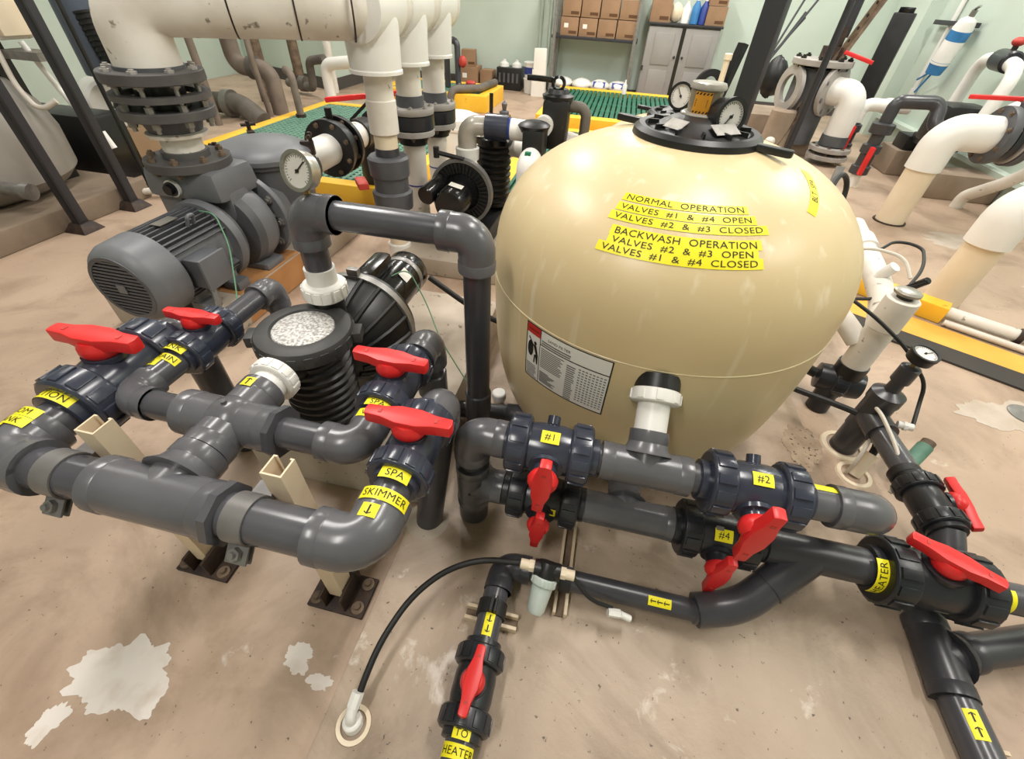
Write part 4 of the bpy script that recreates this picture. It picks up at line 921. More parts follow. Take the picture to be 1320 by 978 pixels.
part(t, 'clamp_handle', MB().cyl(qc + V((-.13, QY, .19)), qc + V((.02, QY, .17)), .012, n=10).cyl(qc + V((-.13, QY - .0, .165)), qc + V((-.13, QY, .215)), .016, n=10), 'black_plastic')
part(t, 'volute', MB().lathe(qc, Y, [(QY + .02, .15), (QY + .1, .145), (QY + .17, .1), (QY + .2, .05)], 40), 'black_plastic')
mb = [(QZ - .16, .06), (QZ - .15, .09)]
for i in range(9): z = QZ - .13 + i*.034; mb += [(z, .09), (z + .01, .1), (z + .022, .1), (z + .03, .09)]
part(t, 'strainer_pot', MB().lathe((QX + .1, QY + .32, 0), Z, mb + [(QZ + .19, .1), (QZ + .2, .08)], 30), 'black_plastic')
part(t, 'pot_lid', MB().lathe((QX + .1, QY + .32, 0), Z, [(QZ + .19, .11), (QZ + .22, .115), (QZ + .235, .1), (QZ + .24, 0)], 30), 'black_gloss')
part(t, 'base', MB().bx(QX - .12, QX + .18, QY - .1, QY + .4, .1, .2), 'black_plastic', bevel=.01)
solo('concrete_plinth', MB().bx(QX - .28, QX + .42, QY - .3, QY + .5, 0, .1), 'concrete', 'rough grey concrete plinth under the second black pump', 'plinth', bevel=.015)
t = thing('multiport_piping', 'white and clear plastic piping with navy union leading to the multiport valve', 'pipework', (QX, QY + .15, .5))
e0 = V((QX + .0, QY + .13, .0))
part(t, 'union_nut', MB().lathe(e0, Z, [(.5, .05), (.5, .062), (.555, .064), (.56, .05)], 14), 'white_pvc')
part(t, 'clear_elbow', MB().tube([e0 + Z*.55, e0 + Z*.66, e0 + V((.12, .02, .66))], .05, 24, bend=.08), 'cloudy')
part(t, 'union_nut', MB().lathe(e0 + V((.1, .02, .66)), X, [(0, .05), (0, .062), (.12, .064), (.12, .05)], 16), 'valve_navy')
part(t, 'pipe', MB().cyl(e0 + V((.2, .02, .66)), e0 + V((.33, .03, .655)), .05, n=24), 'white_pvc')
part(t, 'blue_band', MB().ring(e0 + V((.22, .02, .66)), X, .0, .012, .049, .0512, 24), 'blue')
part(t, 'lower_elbow', MB().tube([e0 + V((.1, .25, .5)), e0 + V((.22, .2, .53)), e0 + V((.33, .15, .52))], .045, 20, bend=.07), 'white_old')
MX, MY = QX + .36, QY + .12
t = thing('multiport_valve', 'black multiport valve with lever handle and white elbow beside the tank', 'valve', (MX, MY, .4))
part(t, 'body', MB().bx(MX - .055, MX + .055, MY - .05, MY + .12, .42, .68), 'black_plastic', bevel=.02)
part(t, 'bonnet', MB().lathe((MX - .01, MY + .03, 0), Z, [(.66, .07), (.69, .085), (.7, .07), (.71, .03)], 24), 'black_plastic')
part(t, 'rear_body', MB().box((MX + .07, MY + .27, .66), (.14, .16, .24)), 'black_plastic', bevel=.025)
part(t, 'rear_bonnet', MB().lathe((MX + .07, MY + .27, 0), Z, [(.77, .08), (.79, .085), (.8, .06), (.82, .05)], 24), 'black_plastic')
part(t, 'knob', MB().lathe((MX + .07, MY + .25, .845), -Y, [(-.015, .022), (-.01, .036), (.015, .036), (.02, .022), (-.015, .022)], 24), 'black_gloss')
part(t, 'lever', MB().bar((MX + .05, MY + .27, .855), (MX - .1, MY + .25, .86), .03, .025), 'black_gloss', bevel=.005)
part(t, 'side_elbow', MB().tube([(MX + .13, MY + .3, .74), (MX + .23, MY + .3, .74), (MX + .23, MY + .3, .5)], .028, 16, bend=.05), 'ins_pipe')
part(t, 'white_port', MB().lathe((MX + .02, MY + .14, .66), Y, [(0, .05), (.06, .05)], 22), 'white_pvc')
part(t, 'rear_elbow', MB().tube([(MX + .12, MY + .36, .55), (MX + .22, MY + .36, .53), (MX + .27, MY + .33, .3)], .06, 20, bend=.08), 'white_old')
t = thing('white_elbow_pipe', 'white elbow with green sticker dropping beside the beige tank', 'pipe', (MX + .02, MY - .1, .3))
part(t, 'elbow', MB().tube([(MX, MY - .03, .55), (MX - .005, MY - .12, .55), (MX - .005, MY - .12, .42)], .054, 24, bend=.07), 'white_pvc')
part(t, 'green_mark', MB().box((MX - .005, MY - .12, .59), (.03, .025, .02)), 'green_mark', bevel=.004); part(t, 'pipe', MB().cyl((MX - .005, MY - .12, .42), (MX - .005, MY - .12, .0), .042, n=20), 'ivory')
part(t, 'collar', MB().cyl((MX - .005, MY - .12, .28), (MX - .005, MY - .12, .34), .05, n=20), 'white_pvc')
# ================================================================ right of the tank
WX, WY = 1.035, 1.5
t = thing('white_wye_pipe', 'thick white plastic wye pipe standing right of the tank, silver cap on top', 'pipework', (WX, WY, .2))
part(t, 'riser', MB().cyl((WX, WY, .2), (WX, WY, .485), .046, n=26), 'white_old'); coupling(t, (WX, WY, .38), (WX, WY, .5), .05, 'white_old', 'socket')
part(t, 'cap_neck', MB().cyl((WX, WY, .495), (WX, WY, .512), .024, n=16), 'black_plastic'); part(t, 'silver_cap', MB().lathe((WX, WY, 0), Z, [(.512, .03), (.516, .04), (.524, .04), (.529, .03), (.53, 0)], 24), 'steel')
part(t, 'branch', MB().tube([(WX, WY, .36), (WX + .015, WY + .1, .43), (WX + .06, WY + .32, .44), (WX + .12, WY + .75, .46)], .041, 22, bend=.09), 'white_old')
part(t, 'side_arm', MB().tube([(WX - .03, WY + .02, .3), (WX - .08, WY + .06, .345), (WX - .11, WY + .12, .36)], .035, 20, bend=.05), 'white_old')
part(t, 'branch_socket', MB().cyl((WX + .085, WY + .5, .449), (WX + .1, WY + .6, .453), .049, n=24), 'white_pvc')
t = thing('union_valve', 'black union valve under the white wye pipe', 'valve', (WX - .02, WY - .02, .1))
part(t, 'collar', MB().cyl((WX, WY, .165), (WX, WY, .215), .052, n=24), 'black_plastic'); part(t, 'body', MB().lathe((WX - .005, WY, .125), V((1, -.25, 0)), [(-.085, .03), (-.08, .05), (-.03, .056), (.04, .056), (.07, .05), (.075, .03)], 24), 'valve_black')
union_nut(t, (WX - .01, WY, .125), V((1, -.25, 0)), .064, .05, 'valve_black', ribs=10); part(t, 'outlet', MB().cyl((WX - .03, WY - .01, .12), (WX - .04, WY - .03, .0), .04, n=20), 'valve_black')
part(t, 'stem', MB().cyl((WX - .09, WY + .02, .13), (WX - .14, WY + .04, .14), .02, n=12).box((WX - .14, WY + .04, .14), (.02, .06, .03)), 'black_plastic')
solo('gauge_tube', MB().tube([(.8, 1.62, .42), (.952, 1.594, .42), (1.112, 1.635, .44), (1.252, 1.826, .48), (1.305, 1.988, .5), (1.216, 2.02, .5), (1.13, 1.93, .49)], .006, 8, bend=.1), 'black_rubber', 'thin black tube looping above the white wye pipe', 'hose', (1.05, 1.65, .45))
solo('gauge_tube', MB().tube([(0.829, 1.499, 0.500), (0.855, 1.430, 0.500), (0.927, 1.391, 0.470), (1.043, 1.349, 0.400), (1.144, 1.318, 0.300), (1.150, 1.288, 0.240), (1.113, 1.2, .205)], .006, 8, bend=.06), 'black_rubber', 'thin black tube curving down to the black riser fitting', 'hose', (1.0, 1.4, .3))
solo('white_tube', MB().tube([(.9, 1.75, .52), (1.0, 1.78, .55), (1.1, 1.72, .55), (1.12, 1.66, .5)], .006, 8, bend=.06), 'hose_white', 'thin white tube curving beside the tank', 'hose', (1.0, 1.75, .53))
solo('tank_tube', MB().tube([(.68, 1.4, .18), (.8, 1.36, .16), (.92, 1.3, .17), (1.01, 1.26, .17)], .011, 8, bend=.06), 'black_rubber', 'black hose running from under the tank to the black riser', 'hose', (.85, 1.35, .17))
t = thing('probe_fitting', 'black probe holder with white collar on the white branch pipe', 'sensor', (1.1, 1.78, .5))
part(t, 'collar', MB().cyl((1.06, 1.72, .47), (1.075, 1.7, .52), .02, n=14), 'white_pvc'); part(t, 'probe', MB().cyl((1.13, 1.66, .46), (1.15, 1.62, .52), .013, n=12, c=.003), 'black_gloss')
solo('tube_coil', MB().tube([(.62, 1.55, .66), (.74, 1.72, .72), (.8, 1.82, .78), (.85, 1.85, .74), (.86, 1.8, .6), (.84, 1.7, .45), (.84, 1.6, .02)], .009, 8, bend=.05), 'black_rubber', 'short black tube coil at the right edge of the tank', 'hose', (.8, 1.8, .68))
solo('bracket_rail', MB().bar((.9, 2.05, .42), (.93, 2.15, .72), .03, .012), 'galv', 'slotted steel bracket standing behind the right edge of the tank', 'bracket', (.9, 2.1, .4))
BXR, BYR = 1.03, 1.27
t = thing('gauge_riser', 'black plastic riser from a floor hole with reducer, tee and side fittings', 'pipework', (BXR, BYR, 0))
part(t, 'riser', MB().cyl((BXR, BYR, 0), (BXR, BYR, .16), .043, n=24), 'pvc_dark'); part(t, 'tee', MB().cyl((BXR, BYR, .11), (BXR, BYR, .24), .046, n=24).cyl((BXR, BYR, .17), (BXR + .006, BYR - .09, .17), .046, n=24), 'pvc_dark')
part(t, 'reducer', MB().lathe((BXR, BYR, 0), Z, [(.24, .05), (.275, .05), (.28, .04), (.29, .022), (.33, .02), (.33, .028), (.385, .028), (.39, .02)], 24), 'pvc_dark')
part(t, 'nozzle', MB().cyl((BXR + .045, BYR - .06, .2), (BXR + .085, BYR - .07, .205), .012, n=12).cyl((BXR + .06, BYR - .064, .201), (BXR + .07, BYR - .066, .203), .015, n=8), 'white_pvc')
part(t, 'floor_collar', MB().lathe((BXR, BYR, 0), Z, [(.0, .075), (.006, .072), (.006, .056), (0, .056)], 28), 'ivory')
g = thing('pressure_gauge', 'small black gauge lying face up on top of the black riser', 'gauge', (BXR, BYR, .4))
gauge(g, (BXR + .005, BYR, .44), V((.05, -.15, 1)), .038, Y, 'black_plastic', .03, 1.2); part(g, 'stem', MB().cyl((BXR, BYR, .385), (BXR, BYR, .412), .007, n=10), 'brass')
t = thing('floor_stub', 'white pipe stub standing in a round floor hole beside valve #2', 'pipe fitting', (1.04, 1.16, 0))
part(t, 'stub', MB().cyl((1.025, 1.137, 0), (1.055, 1.175, .08), .02, n=18), 'ivory'); part(t, 'hole_rim', MB().lathe((1.025, 1.137, 0), Z, [(0, .058), (.006, .055), (.006, .042), (0, .042)], 24), 'ivory'); part(t, 'black_tip', MB().tube([(1.053, 1.172, .075), (1.06, 1.19, .11), (1.045, 1.215, .14)], .012, 10, bend=.02), 'black_rubber')
solo('white_tube', MB().tube([(1.0, 1.14, .0), (.985, 1.12, .06), (1.0, 1.15, .12), (1.02, 1.19, .15)], .006, 8, bend=.04), 'hose_white', 'white tube arching out of the floor beside the stub', 'hose', (1.0, 1.15, .1))
solo('white_tube', MB().tube([(1.0, 1.23, .235), (.995, 1.19, .245), (1.02, 1.1, .21), (1.03, 1.0, .17), (1.0, .97, .13)], .006, 8, bend=.04), 'hose_white', 'white tube draped over the black pipe from the riser', 'hose', (1.0, 1.1, .2))
# line from the riser past the side valve to the lower right
t = thing('side_return_pipe', 'dark pipe running from the black riser to the lower right corner', 'pipework', (1.03, .8, .1))
part(t, 'pipe', MB().cyl((1.034, 1.19, .17), (1.045, .99, .175), .035, n=24), 'pvc_grey'); part(t, 'pipe', MB().tube([(1.055, .83, .18), (1.05, .77, .15), (1.01, .7, .08), (.985, .62, .055)], .038, 22, bend=.05), 'pvc_dark')
tee(t, (.985, .545, .055), V((.07, 1, 0)), V((1, .36, .03)), .045, .09, .09, 'pvc_dark'); pipe(t, (1.06, .572, .057), (1.7, .80, .075), .04, 'pvc_dark')
pipe(t, (.985, .5, .055), (.985, .1, .055), .038, 'pvc_grey'); tape(t, (.985, .405, .055), Y, nrm(Y, (-.35, 0, 1)), .0385, Y, .026, .055, None, [(0, .013, .018, math.pi/2), (0, -.013, .018, math.pi/2)])
coupling(t, (.985, .33, .055), (.985, .25, .055), .048, 'valve_black'); part(t, 'pipe_band', MB().cyl((1.035, 1.03, .172), (1.037, 1.0, .173), .043, n=20, c=.004), 'black_rubber')
valve('black ball valve with red handle on its right side, by the right end', (1.05, .91, .177), V((.05, -1, .03)), V((1, .05, .45)), V((.05, -1, -.1)), .036, .058, .17, .155, m='valve_black')
t = thing('floor_strut', 'short cream strut beneath the arrow-marked pipe at lower right', 'support rail', (.93, .37, .0), 'cream floor struts under the return pipe')
part(t, 'rail', MB().bx(.87, 1.08, .355, .363, 0, .02), 'cream_strut'); part(t, 'rail', MB().bx(.87, 1.08, .385, .393, 0, .02), 'cream_strut')
t = thing('pipe_offcut', 'short green-stained pipe stub with rusty end lying on the floor', 'pipe', (1.16, 1.12, .02))
part(t, 'stub', MB().cyl((1.155, 1.15, .028), (1.235, 1.24, .1), .024, n=16), 'grate_pale'); part(t, 'rusty_end', MB().cyl((1.233, 1.238, .098), (1.247, 1.254, .11), .021, n=14), 'rust')
t = thing('floor_marking', 'orange painted strip with black rubber edge crossing the right floor', 'floor strip', (1.75, 2.2, 0))
A = [(1.36, 2.3), (2.35, 1.75), (2.44, 1.9), (1.47, 2.5)]
part(t, 'orange_strip', MB().prism(A, (0, 0, 0), X, Y, (0, 0, .006)), 'orange_strip'); part(t, 'rubber_edge', MB().prism([(1.28, 2.2), (2.28, 1.63), (2.36, 1.76), (1.37, 2.3)], (0, 0, 0), X, Y, (0, 0, .01)), 'rubber_mat')
t = thing('floor_conduit', 'low white pipe with yellow guard lying along the orange strip', 'pipe', (1.9, 2.45, .03))
part(t, 'yellow_guard', MB().bar((1.38, 2.68, .045), (1.86, 2.36, .045), .1, .09), 'yellow_paint', bevel=.012); part(t, 'pipe', MB().cyl((1.84, 2.38, .05), (3.0, 1.72, .05), .03, n=18), 'white_old'); part(t, 'lower_pipe', MB().cyl((1.84, 2.31, .02), (3.0, 1.64, .02), .016, n=12), 'white_old')
part(t, 'clip', MB().ring((2.12, 2.22, .05), V((1.16, -.66, 0)), -.012, .012, .03, .038, 20), 'rust_dark')
# big white risers and the booster set at the right
t = thing('white_riser', 'large white elbow pipe rising from the floor to a black flanged valve', 'pipe', (2.19, 3.86, 0))
part(t, 'pipe', MB().cyl((2.19, 3.86, 0), (2.19, 3.86, .4), .095, n=30), 'ivory'); part(t, 'elbow', MB().tube([(2.19, 3.86, .38), (2.19, 3.86, .62), (2.46, 3.86, .62)], .11, 32, bend=.17, seg=10), 'white_pvc')
part(t, 'floor_ring', MB().lathe((2.19, 3.86, 0), Z, [(0, .11), (.008, .11), (.008, .096)], 28), 'rust_dark')
t = thing('flanged_valve', 'black bolted flange valve with flat red lever at the right edge', 'valve', (2.6, 3.86, .62))
flange(t, (2.46, 3.86, .62), X, .05, .17, .1, 8, 'cast_dark', 'rust', .015); part(t, 'wafer', MB().lathe((2.52, 3.86, .62), X, [(0, .13), (.01, .15), (.05, .15), (.06, .13)], 30), 'valve_black')
part(t, 'gasket', MB().lathe((2.585, 3.86, .62), X, [(0, .16), (.015, .16)], 30), 'light_flange'); flange(t, (2.605, 3.86, .62), X, .05, .17, .1, 8, 'cast_dark', 'rust', .015)
part(t, 'spool', MB().cyl((2.65, 3.86, .62), (2.95, 3.86, .62), .1, n=26), 'white_old'); part(t, 'stem', MB().cyl((2.55, 3.86, .75), (2.55, 3.9, .84), .03, n=12), 'cast_dark'); part(t, 'lever', MB().bar((2.3, 4.05, .80), (2.6, 3.87, .83), .05, .025), 'red', bevel=.006); part(t, 'lever_plate', MB().box((2.57, 3.87, .815), (.1, .08, .02)), 'galv')
t = thing('white_riser', 'thick white pipe rising at the right edge from the yellow guard', 'pipe', (1.97, 2.58, 0))
part(t, 'pipe', MB().cyl((1.97, 2.6, 0), (1.97, 2.6, .36), .085, n=28), 'ivory'); part(t, 'elbow', MB().tube([(1.97, 2.6, .34), (1.97, 2.6, .56), (2.2, 2.6, .56)], .1, 30, bend=.17), 'white_pvc')
t = thing('thin_white_elbow', 'slim white elbow coming out of the floor before the grey block', 'pipe', (2.95, 4.42, 0))
part(t, 'elbow', MB().tube([(2.93, 4.43, 0), (2.93, 4.43, .09), (3.0, 4.2, .28), (3.05, 4.1, .42)], .045, 18, bend=.08), 'white_old')
solo('concrete_block', MB().bx(2.66, 3.28, 4.6, 4.9, 0, .2), 'concrete_brown', 'brown concrete block behind the big white elbow', 'plinth', (2.95, 4.75, 0), bevel=.012)
solo('concrete_block', MB().bx(2.68, 3.05, 5.25, 5.62, 0, .22), 'concrete_brown', 'smaller concrete block under the black booster pump', 'plinth', (2.87, 5.4, 0), bevel=.02)
t = thing('booster_pump', 'black booster pump on the small concrete block by the right wall', 'pump', (2.9, 5.2, .22))
part(t, 'body', MB().box((2.85, 5.0, .5), (.34, .3, .3)), 'black_plastic', bevel=.05); part(t, 'motor', MB().cyl((2.95, 5.1, .48), (3.2, 5.3, .48), .13, n=26, c=.02), 'black_plastic'); part(t, 'base', MB().bx(2.72, 3.0, 5.27, 5.5, .22, .34).bx(2.75, 3.0, 4.95, 5.3, .3, .38), 'black_plastic', bevel=.01)
part(t, 'red_motor_end', MB().cyl((3.05, 4.8, .5), (3.2, 4.8, .5), .1, n=22), 'red_old')
def pvc_riser(x, y, z0, z1, lab, white_arm):
    t = thing('pvc_valve_riser', lab, 'valve', (x, y, 0), 'dark valve risers at the right')
    pipe(t, (x, y, 0), (x, y, z0 + .05), .04, 'white_pvc'); part(t, 'valve_body', MB().lathe((x, y, 0), Z, [(z0, .05), (z0 + .01, .075), (z0 + .07, .075), (z0 + .08, .058), (z0 + .17, .058), (z0 + .18, .075), (z0 + .24, .075), (z0 + .25, .05), (z1, .05)], 16), 'pvc_dark')
    part(t, 'handle', MB().bar((x - .03, y - .1, z0 + .02), (x - .03, y - .1, z0 + .24), .05, .03), 'red', bevel=.006); part(t, 'floor_ring', MB().lathe((x, y, 0), Z, [(0, .06), (.006, .06), (.006, .045)], 20), 'ivory')
    return t
t = pvc_riser(2.3, 5.5, .12, .4, 'dark valve with red handle on a white stub, farther of two', True)
part(t, 'white_arm', MB().tube([(2.3, 5.5, .38), (2.3, 5.5, .53), (2.55, 5.5, .53), (2.7, 5.5, .53)], .055, 22, bend=.08), 'white_pvc'); part(t, 'white_coupling', MB().cyl((2.48, 5.5, .53), (2.6, 5.5, .53), .064, n=22), 'white_pvc')
t = pvc_riser(2.2, 4.72, .1, .58, 'tall dark valve with red handle on a white stub, nearer of two', False)
part(t, 'upper_nut', MB().lathe((2.2, 4.72, 0), Z, [(.42, .05), (.43, .085), (.5, .088), (.51, .06)], 14), 'pvc_dark'); part(t, 'dark_arm', MB().tube([(2.2, 4.72, .56), (2.2, 4.72, .66), (2.5, 4.68, .68), (2.5, 4.6, .52), (2.62, 4.55, .5)], .05, 20, bend=.07), 'pvc_dark'); part(t, 'white_union', MB().cyl((2.6, 4.56, .5), (2.66, 4.53, .5), .062, n=18, c=.008), 'white_pvc')
t = thing('arch_pipe', 'white pipe arch with black valve and red knob below the extinguisher', 'pipe', (3.0, 5.2, .4))
part(t, 'pipe', MB().tube([(3.1, 5.62, .45), (3.1, 5.6, .92), (3.02, 5.2, .95), (2.95, 4.82, .92), (2.9, 4.78, .4)], .05, 20, bend=.13), 'white_pvc'); part(t, 'valve', MB().cyl((3.05, 5.3, .945), (2.98, 5.0, .945), .075, n=20, c=.012), 'valve_black')
part(t, 'knob', MB().blob((3.02, 5.14, 1.07), .045, (1, 1, .7)), 'red_old'); part(t, 'stem', MB().cyl((3.02, 5.14, 1.0), (3.02, 5.14, 1.06), .02, n=10), 'rust_dark'); part(t, 'base_socket', MB().cyl((3.1, 5.62, .4), (3.1, 5.62, .5), .065, n=20), 'white_pvc')
t = thing('dark_duct', 'dark conical hose end leaning in at the right edge', 'pipe', (3.0, 4.3, .7))
part(t, 'cone', MB().cyl((2.72, 4.2, .72), (3.12, 4.28, .95), .06, .13, 24), 'pvc_dark'); part(t, 'white_neck', MB().cyl((2.62, 4.15, .65), (2.8, 4.21, .75), .08, n=22), 'white_old')
# extinguisher, conduit and hose on the right wall
t = thing('fire_extinguisher', 'white and blue fire extinguisher hanging on the green right wall', 'extinguisher', (3.18, 6.3, .8))
ex = lambda z: (3.15, 6.3 - (z - 1)*.2, z)
part(t, 'cylinder', MB().lathe(ex(.82), V(ex(1.1)) - V(ex(.9)), [(0, .08), (.01, .088), (.3, .088), (.36, .07), (.39, .025)], 26), 'white_pvc')
part(t, 'blue_label', MB().lathe(ex(1.02), V(ex(1.1)) - V(ex(.9)), [(-.0, .0885), (.08, .0885)], 26), 'ext_blue'); part(t, 'blue_base', MB().lathe(ex(.76), V(ex(1.1)) - V(ex(.9)), [(-.02, .07), (.09, .0885)], 26), 'ext_blue')
part(t, 'head', MB().cyl(ex(1.2), ex(1.25), .025, n=14).bar(V(ex(1.25)) + V((0, .02, 0)), V(ex(1.28)) + V((-.02, -.08, 0)), .02, .012), 'galv'); part(t, 'horn', MB().cyl(ex(.78), V(ex(.56)) + V((-.03, .05, 0)), .01, n=8).cyl(ex(.78), V(ex(.66)) + V((0, .22, 0)), .01, n=8), 'ext_blue')
part(t, 'bracket', MB().bx(3.22, 3.27, 6.25, 7.05, 1.12, 1.16), 'steel_dark', bevel=.004)
t = thing('wall_conduit', 'thin white conduit running down the green right wall', 'conduit', (3.27, 6.78, .5))
part(t, 'tube', MB().cyl((3.27, 6.78, .5), (3.27, 6.78, ZC - .02), .022, n=14), 'white_pvc'); part(t, 'end_fitting', MB().cyl((3.27, 6.78, .5), (3.27, 6.78, .56), .035, n=14), 'white_pvc')
# ================================================================ back wall: shelf, cartons, bags, cabinet
t = thing('shelf_rack', 'metal shelf rack loaded with brown cartons against the back wall', 'shelf', (-.5, 8.1, 0))
for x in (-1.1, .04):
    for y in (7.86, 8.28): part(t, 'upright', MB().bx(x - .022, x + .022, y - .022, y + .022, 0, 1.7), 'galv')
part(t, 'shelf', MB().bx(-1.14, .08, 7.84, 8.3, .70, .735), 'steel_dark', bevel=.004); part(t, 'shelf', MB().bx(-1.14, .08, 7.84, 8.3, .06, .09), 'steel_dark'); part(t, 'shelf', MB().bx(-1.14, .08, 7.84, 8.3, 1.55, 1.58), 'steel_dark')
def carton(c, sz, label, group=None, patch_=False, rz=0):
    c = V(c); t = thing('cardboard_box', label, 'box', c, group); ux = V((math.cos(rz), math.sin(rz), 0)); uy = Z.cross(ux); w_, d, h = sz; o = c + Z*h/2
    part(t, 'carton', MB().box(o, sz, ux, uy), 'carton', bevel=.005)
    part(t, 'tape', MB().box(c + Z*(h + .001), (w_*.9, .045, .002), ux, uy), 'carton_tape'); part(t, 'print', MB().box(o - uy*(d/2 + .001) + ux*w_*.2 - Z*h*.3, (w_*.45, .002, h*.16), ux, uy), 'carton_ink')
    if patch_: part(t, 'paper_label', MB().box(o - uy*(d/2 + .0015) - ux*w_*.18 + Z*h*.05, (w_*.24, .002, h*.24), ux, uy), 'paper')
    return t
names = ['leftmost', 'second from left', 'third from left', 'rightmost']
for r in range(2):
    for i in range(4):
        carton((-.9 + i*.265 + r*.01, 8.02, .735 + r*.212), (.25, .3, .205), 'brown cardboard box in the %s row on the rack, %s' % (('lower', 'upper')[r], names[i]), 'cartons on the shelf rack', r == 0 and i < 2)
def bag(x, y, z, sz, label, band):
    t = thing('chemical_bag', label, 'bag', (x, y, z), 'white bags under the shelf rack')
    part(t, 'sack', MB().blob((x, y, z + sz[2]*.5), .5, sz, 16, 9, .05), 'paper', ang=60)
    if band: part(t, 'blue_print', MB().box((x, y - sz[1]*.36, z + sz[2]*.72), (sz[0]*.6, sz[1]*.2, .012), X, V((0, .8, .6))), 'blue')
for i, (x, lab, b) in enumerate(((-.92, 'white bag at the left end under the shelf rack', 0), (-.63, 'white bag with dark crease under the shelf rack', 0), (-.36, 'white bag with small blue print under the shelf rack', 1), (-.08, 'white bag with broad blue print at the right under the rack', 1))): bag(x, 7.97, .09, (.3, .42, .15), lab, b)
solo('black_tray', MB().bx(-1.07, -.72, 7.74, 7.83, .0, .11), 'black_plastic', 'black tray on the floor before the left shelf bag', 'tray', (-.9, 7.78, 0), bevel=.02)
t = thing('storage_cabinet', 'grey two-door metal cabinet against the back wall', 'cabinet', (.68, 8.12, 0))
part(t, 'body', MB().bx(.2, 1.16, 7.98, 8.32, .0, .92), 'cab_grey', bevel=.006)
for x0, x1, s in ((.21, .655, 1), (.705, 1.15, -1)):
    d = part(t, 'door', MB().bx(x0, x1, 7.945, 7.978, .03, .9), 'cab_grey', bevel=.004)
    for z0, z1 in ((.1, .42), (.48, .84)): part(d, 'door_panel', MB().bx(x0 + .1, x1 - .08, 7.935, 7.946, z0, z1), 'cab_grey', bevel=.012)
    part(d, 'knob', MB().blob(((x1 - .03) if s > 0 else (x0 + .03), 7.93, .58), .016), 'steel_dark')
    part(d, 'hinge', MB().bx(x0 - .012 if s > 0 else x1 - .015, x0 + .015 if s > 0 else x1 + .012, 7.935, 7.948, .4, .46), 'steel_dark')
part(t, 'door_gap', MB().bx(.657, .703, 7.95, 7.979, .0, .9), 'ink'); part(t, 'top', MB().bx(.18, 1.18, 7.93, 8.33, .92, .945), 'steel_dark', bevel=.004)
carton((.32, 8.1, .945), (.27, .26, .24), 'brown cardboard box at the left on the grey cabinet'); carton((1.05, 8.1, .945), (.25, .26, .2), 'brown cardboard box at the right on the grey cabinet'); carton((1.04, 8.12, 1.15), (.24, .24, .2), 'brown cardboard box stacked on the right cabinet box')
solo('paper_sack', MB().blob((.53, 8.08, 1.055), .11, (.8, .8, 1.0), 14, 8, .05), 'ivory', 'cream paper sack on the grey cabinet', 'bag', (.53, 8.08, .945))
def jug(x, y, z, h, m, label):
    t = thing('jug', label, 'bottle', (x, y, z), 'jugs on the grey cabinet'); part(t, 'bottle', MB().lathe((x, y, z), Z, [(0, .045), (.005, .055), (h*.65, .055), (h*.85, .025), (h*.9, .02)], 18), m); part(t, 'cap', MB().cyl((x, y, z + h*.88), (x, y, z + h), .022, n=14), 'white_pvc')
jug(.66, 8.06, .945, .24, 'white_pvc', 'white jug with black print on the cabinet'); jug(.78, 8.05, .945, .28, 'ext_blue', 'left blue jug on the cabinet'); jug(.89, 8.05, .945, .28, 'blue', 'dark blue jug beside the right cabinet box')
# floor goods left of the rack
carton((-2.44, 8.12, 0), (.3, .3, .26), 'large brown cardboard box at the bottom of the small stack', None, True); carton((-2.46, 8.12, .262), (.22, .24, .2), 'open brown cardboard box on top of the small stack', None, False, .2); carton((-2.16, 8.16, 0), (.2, .26, .22), 'narrow brown cardboard box beside the black crate')
t = thing('bottle_crate', 'black plastic crate holding white jugs on the floor', 'crate', (-1.78, 8.1, 0))
part(t, 'crate', MB().bx(-1.97, -1.58, 7.95, 8.28, 0, .29), 'black_plastic', bevel=.012)
for i in range(5): part(t, 'grid_bar', MB().bx(-1.93 + i*.07, -1.9 + i*.07, 7.943, 7.951, .1, .22), 'cast_dark')
for x in (-1.88, -1.68): part(t, 'jug_top', MB().lathe((x, 8.1, 0), Z, [(.28, .08), (.33, .07), (.36, .025), (.38, .025)], 16), 'white_pvc')
for z, lab in ((0, 'white bucket on the floor left of the folded sheet'), (.2, 'white bucket with blue label stacked on the lower bucket')):
    t = thing('bucket', lab, 'bucket', (-1.42, 7.9, z), 'stacked white buckets'); part(t, 'pail', MB().lathe((-1.42, 7.9, z), Z, [(0, .085), (.17, .1), (.175, .107), (.19, .107), (.195, .09), (.197, 0)], 24), 'white_pvc')
    if z: part(t, 'blue_label', MB().lathe((-1.42, 7.9, z), Z, [(.04, .0905), (.13, .0985)], 24), 'blue')
t = thing('folded_sheet', 'tall folded white sheet standing left of the shelf rack', 'sheet', (-1.25, 7.7, 0))
part(t, 'sheet', MB().box((-1.25, 7.72, .29), (.2, .1, .58), V((1, 0, .03)), Y, None, .88), 'paper', bevel=.015); part(t, 'fold', MB().prism([(-.1, 0), (.1, 0), (.09, .3), (-.02, .22), (-.1, .34)], (-1.25, 7.66, 0), X, Z, (0, -.02, 0)), 'paper')
t = thing('wall_conduit', 'pale conduit pair on the back wall left of the shelf rack', 'conduit', (-1.35, 8.3, .4))
part(t, 'tube', MB().cyl((-1.38, 8.32, .35), (-1.38, 8.32, ZC - .02), .022, n=12), 'wall_paint'); part(t, 'tube', MB().cyl((-1.24, 8.32, .35), (-1.24, 8.32, ZC - .02), .02, n=12), 'wall_paint'); part(t, 'junction_box', MB().bx(-1.17, -1.08, 8.28, 8.35, .5, .68), 'galv', bevel=.004)
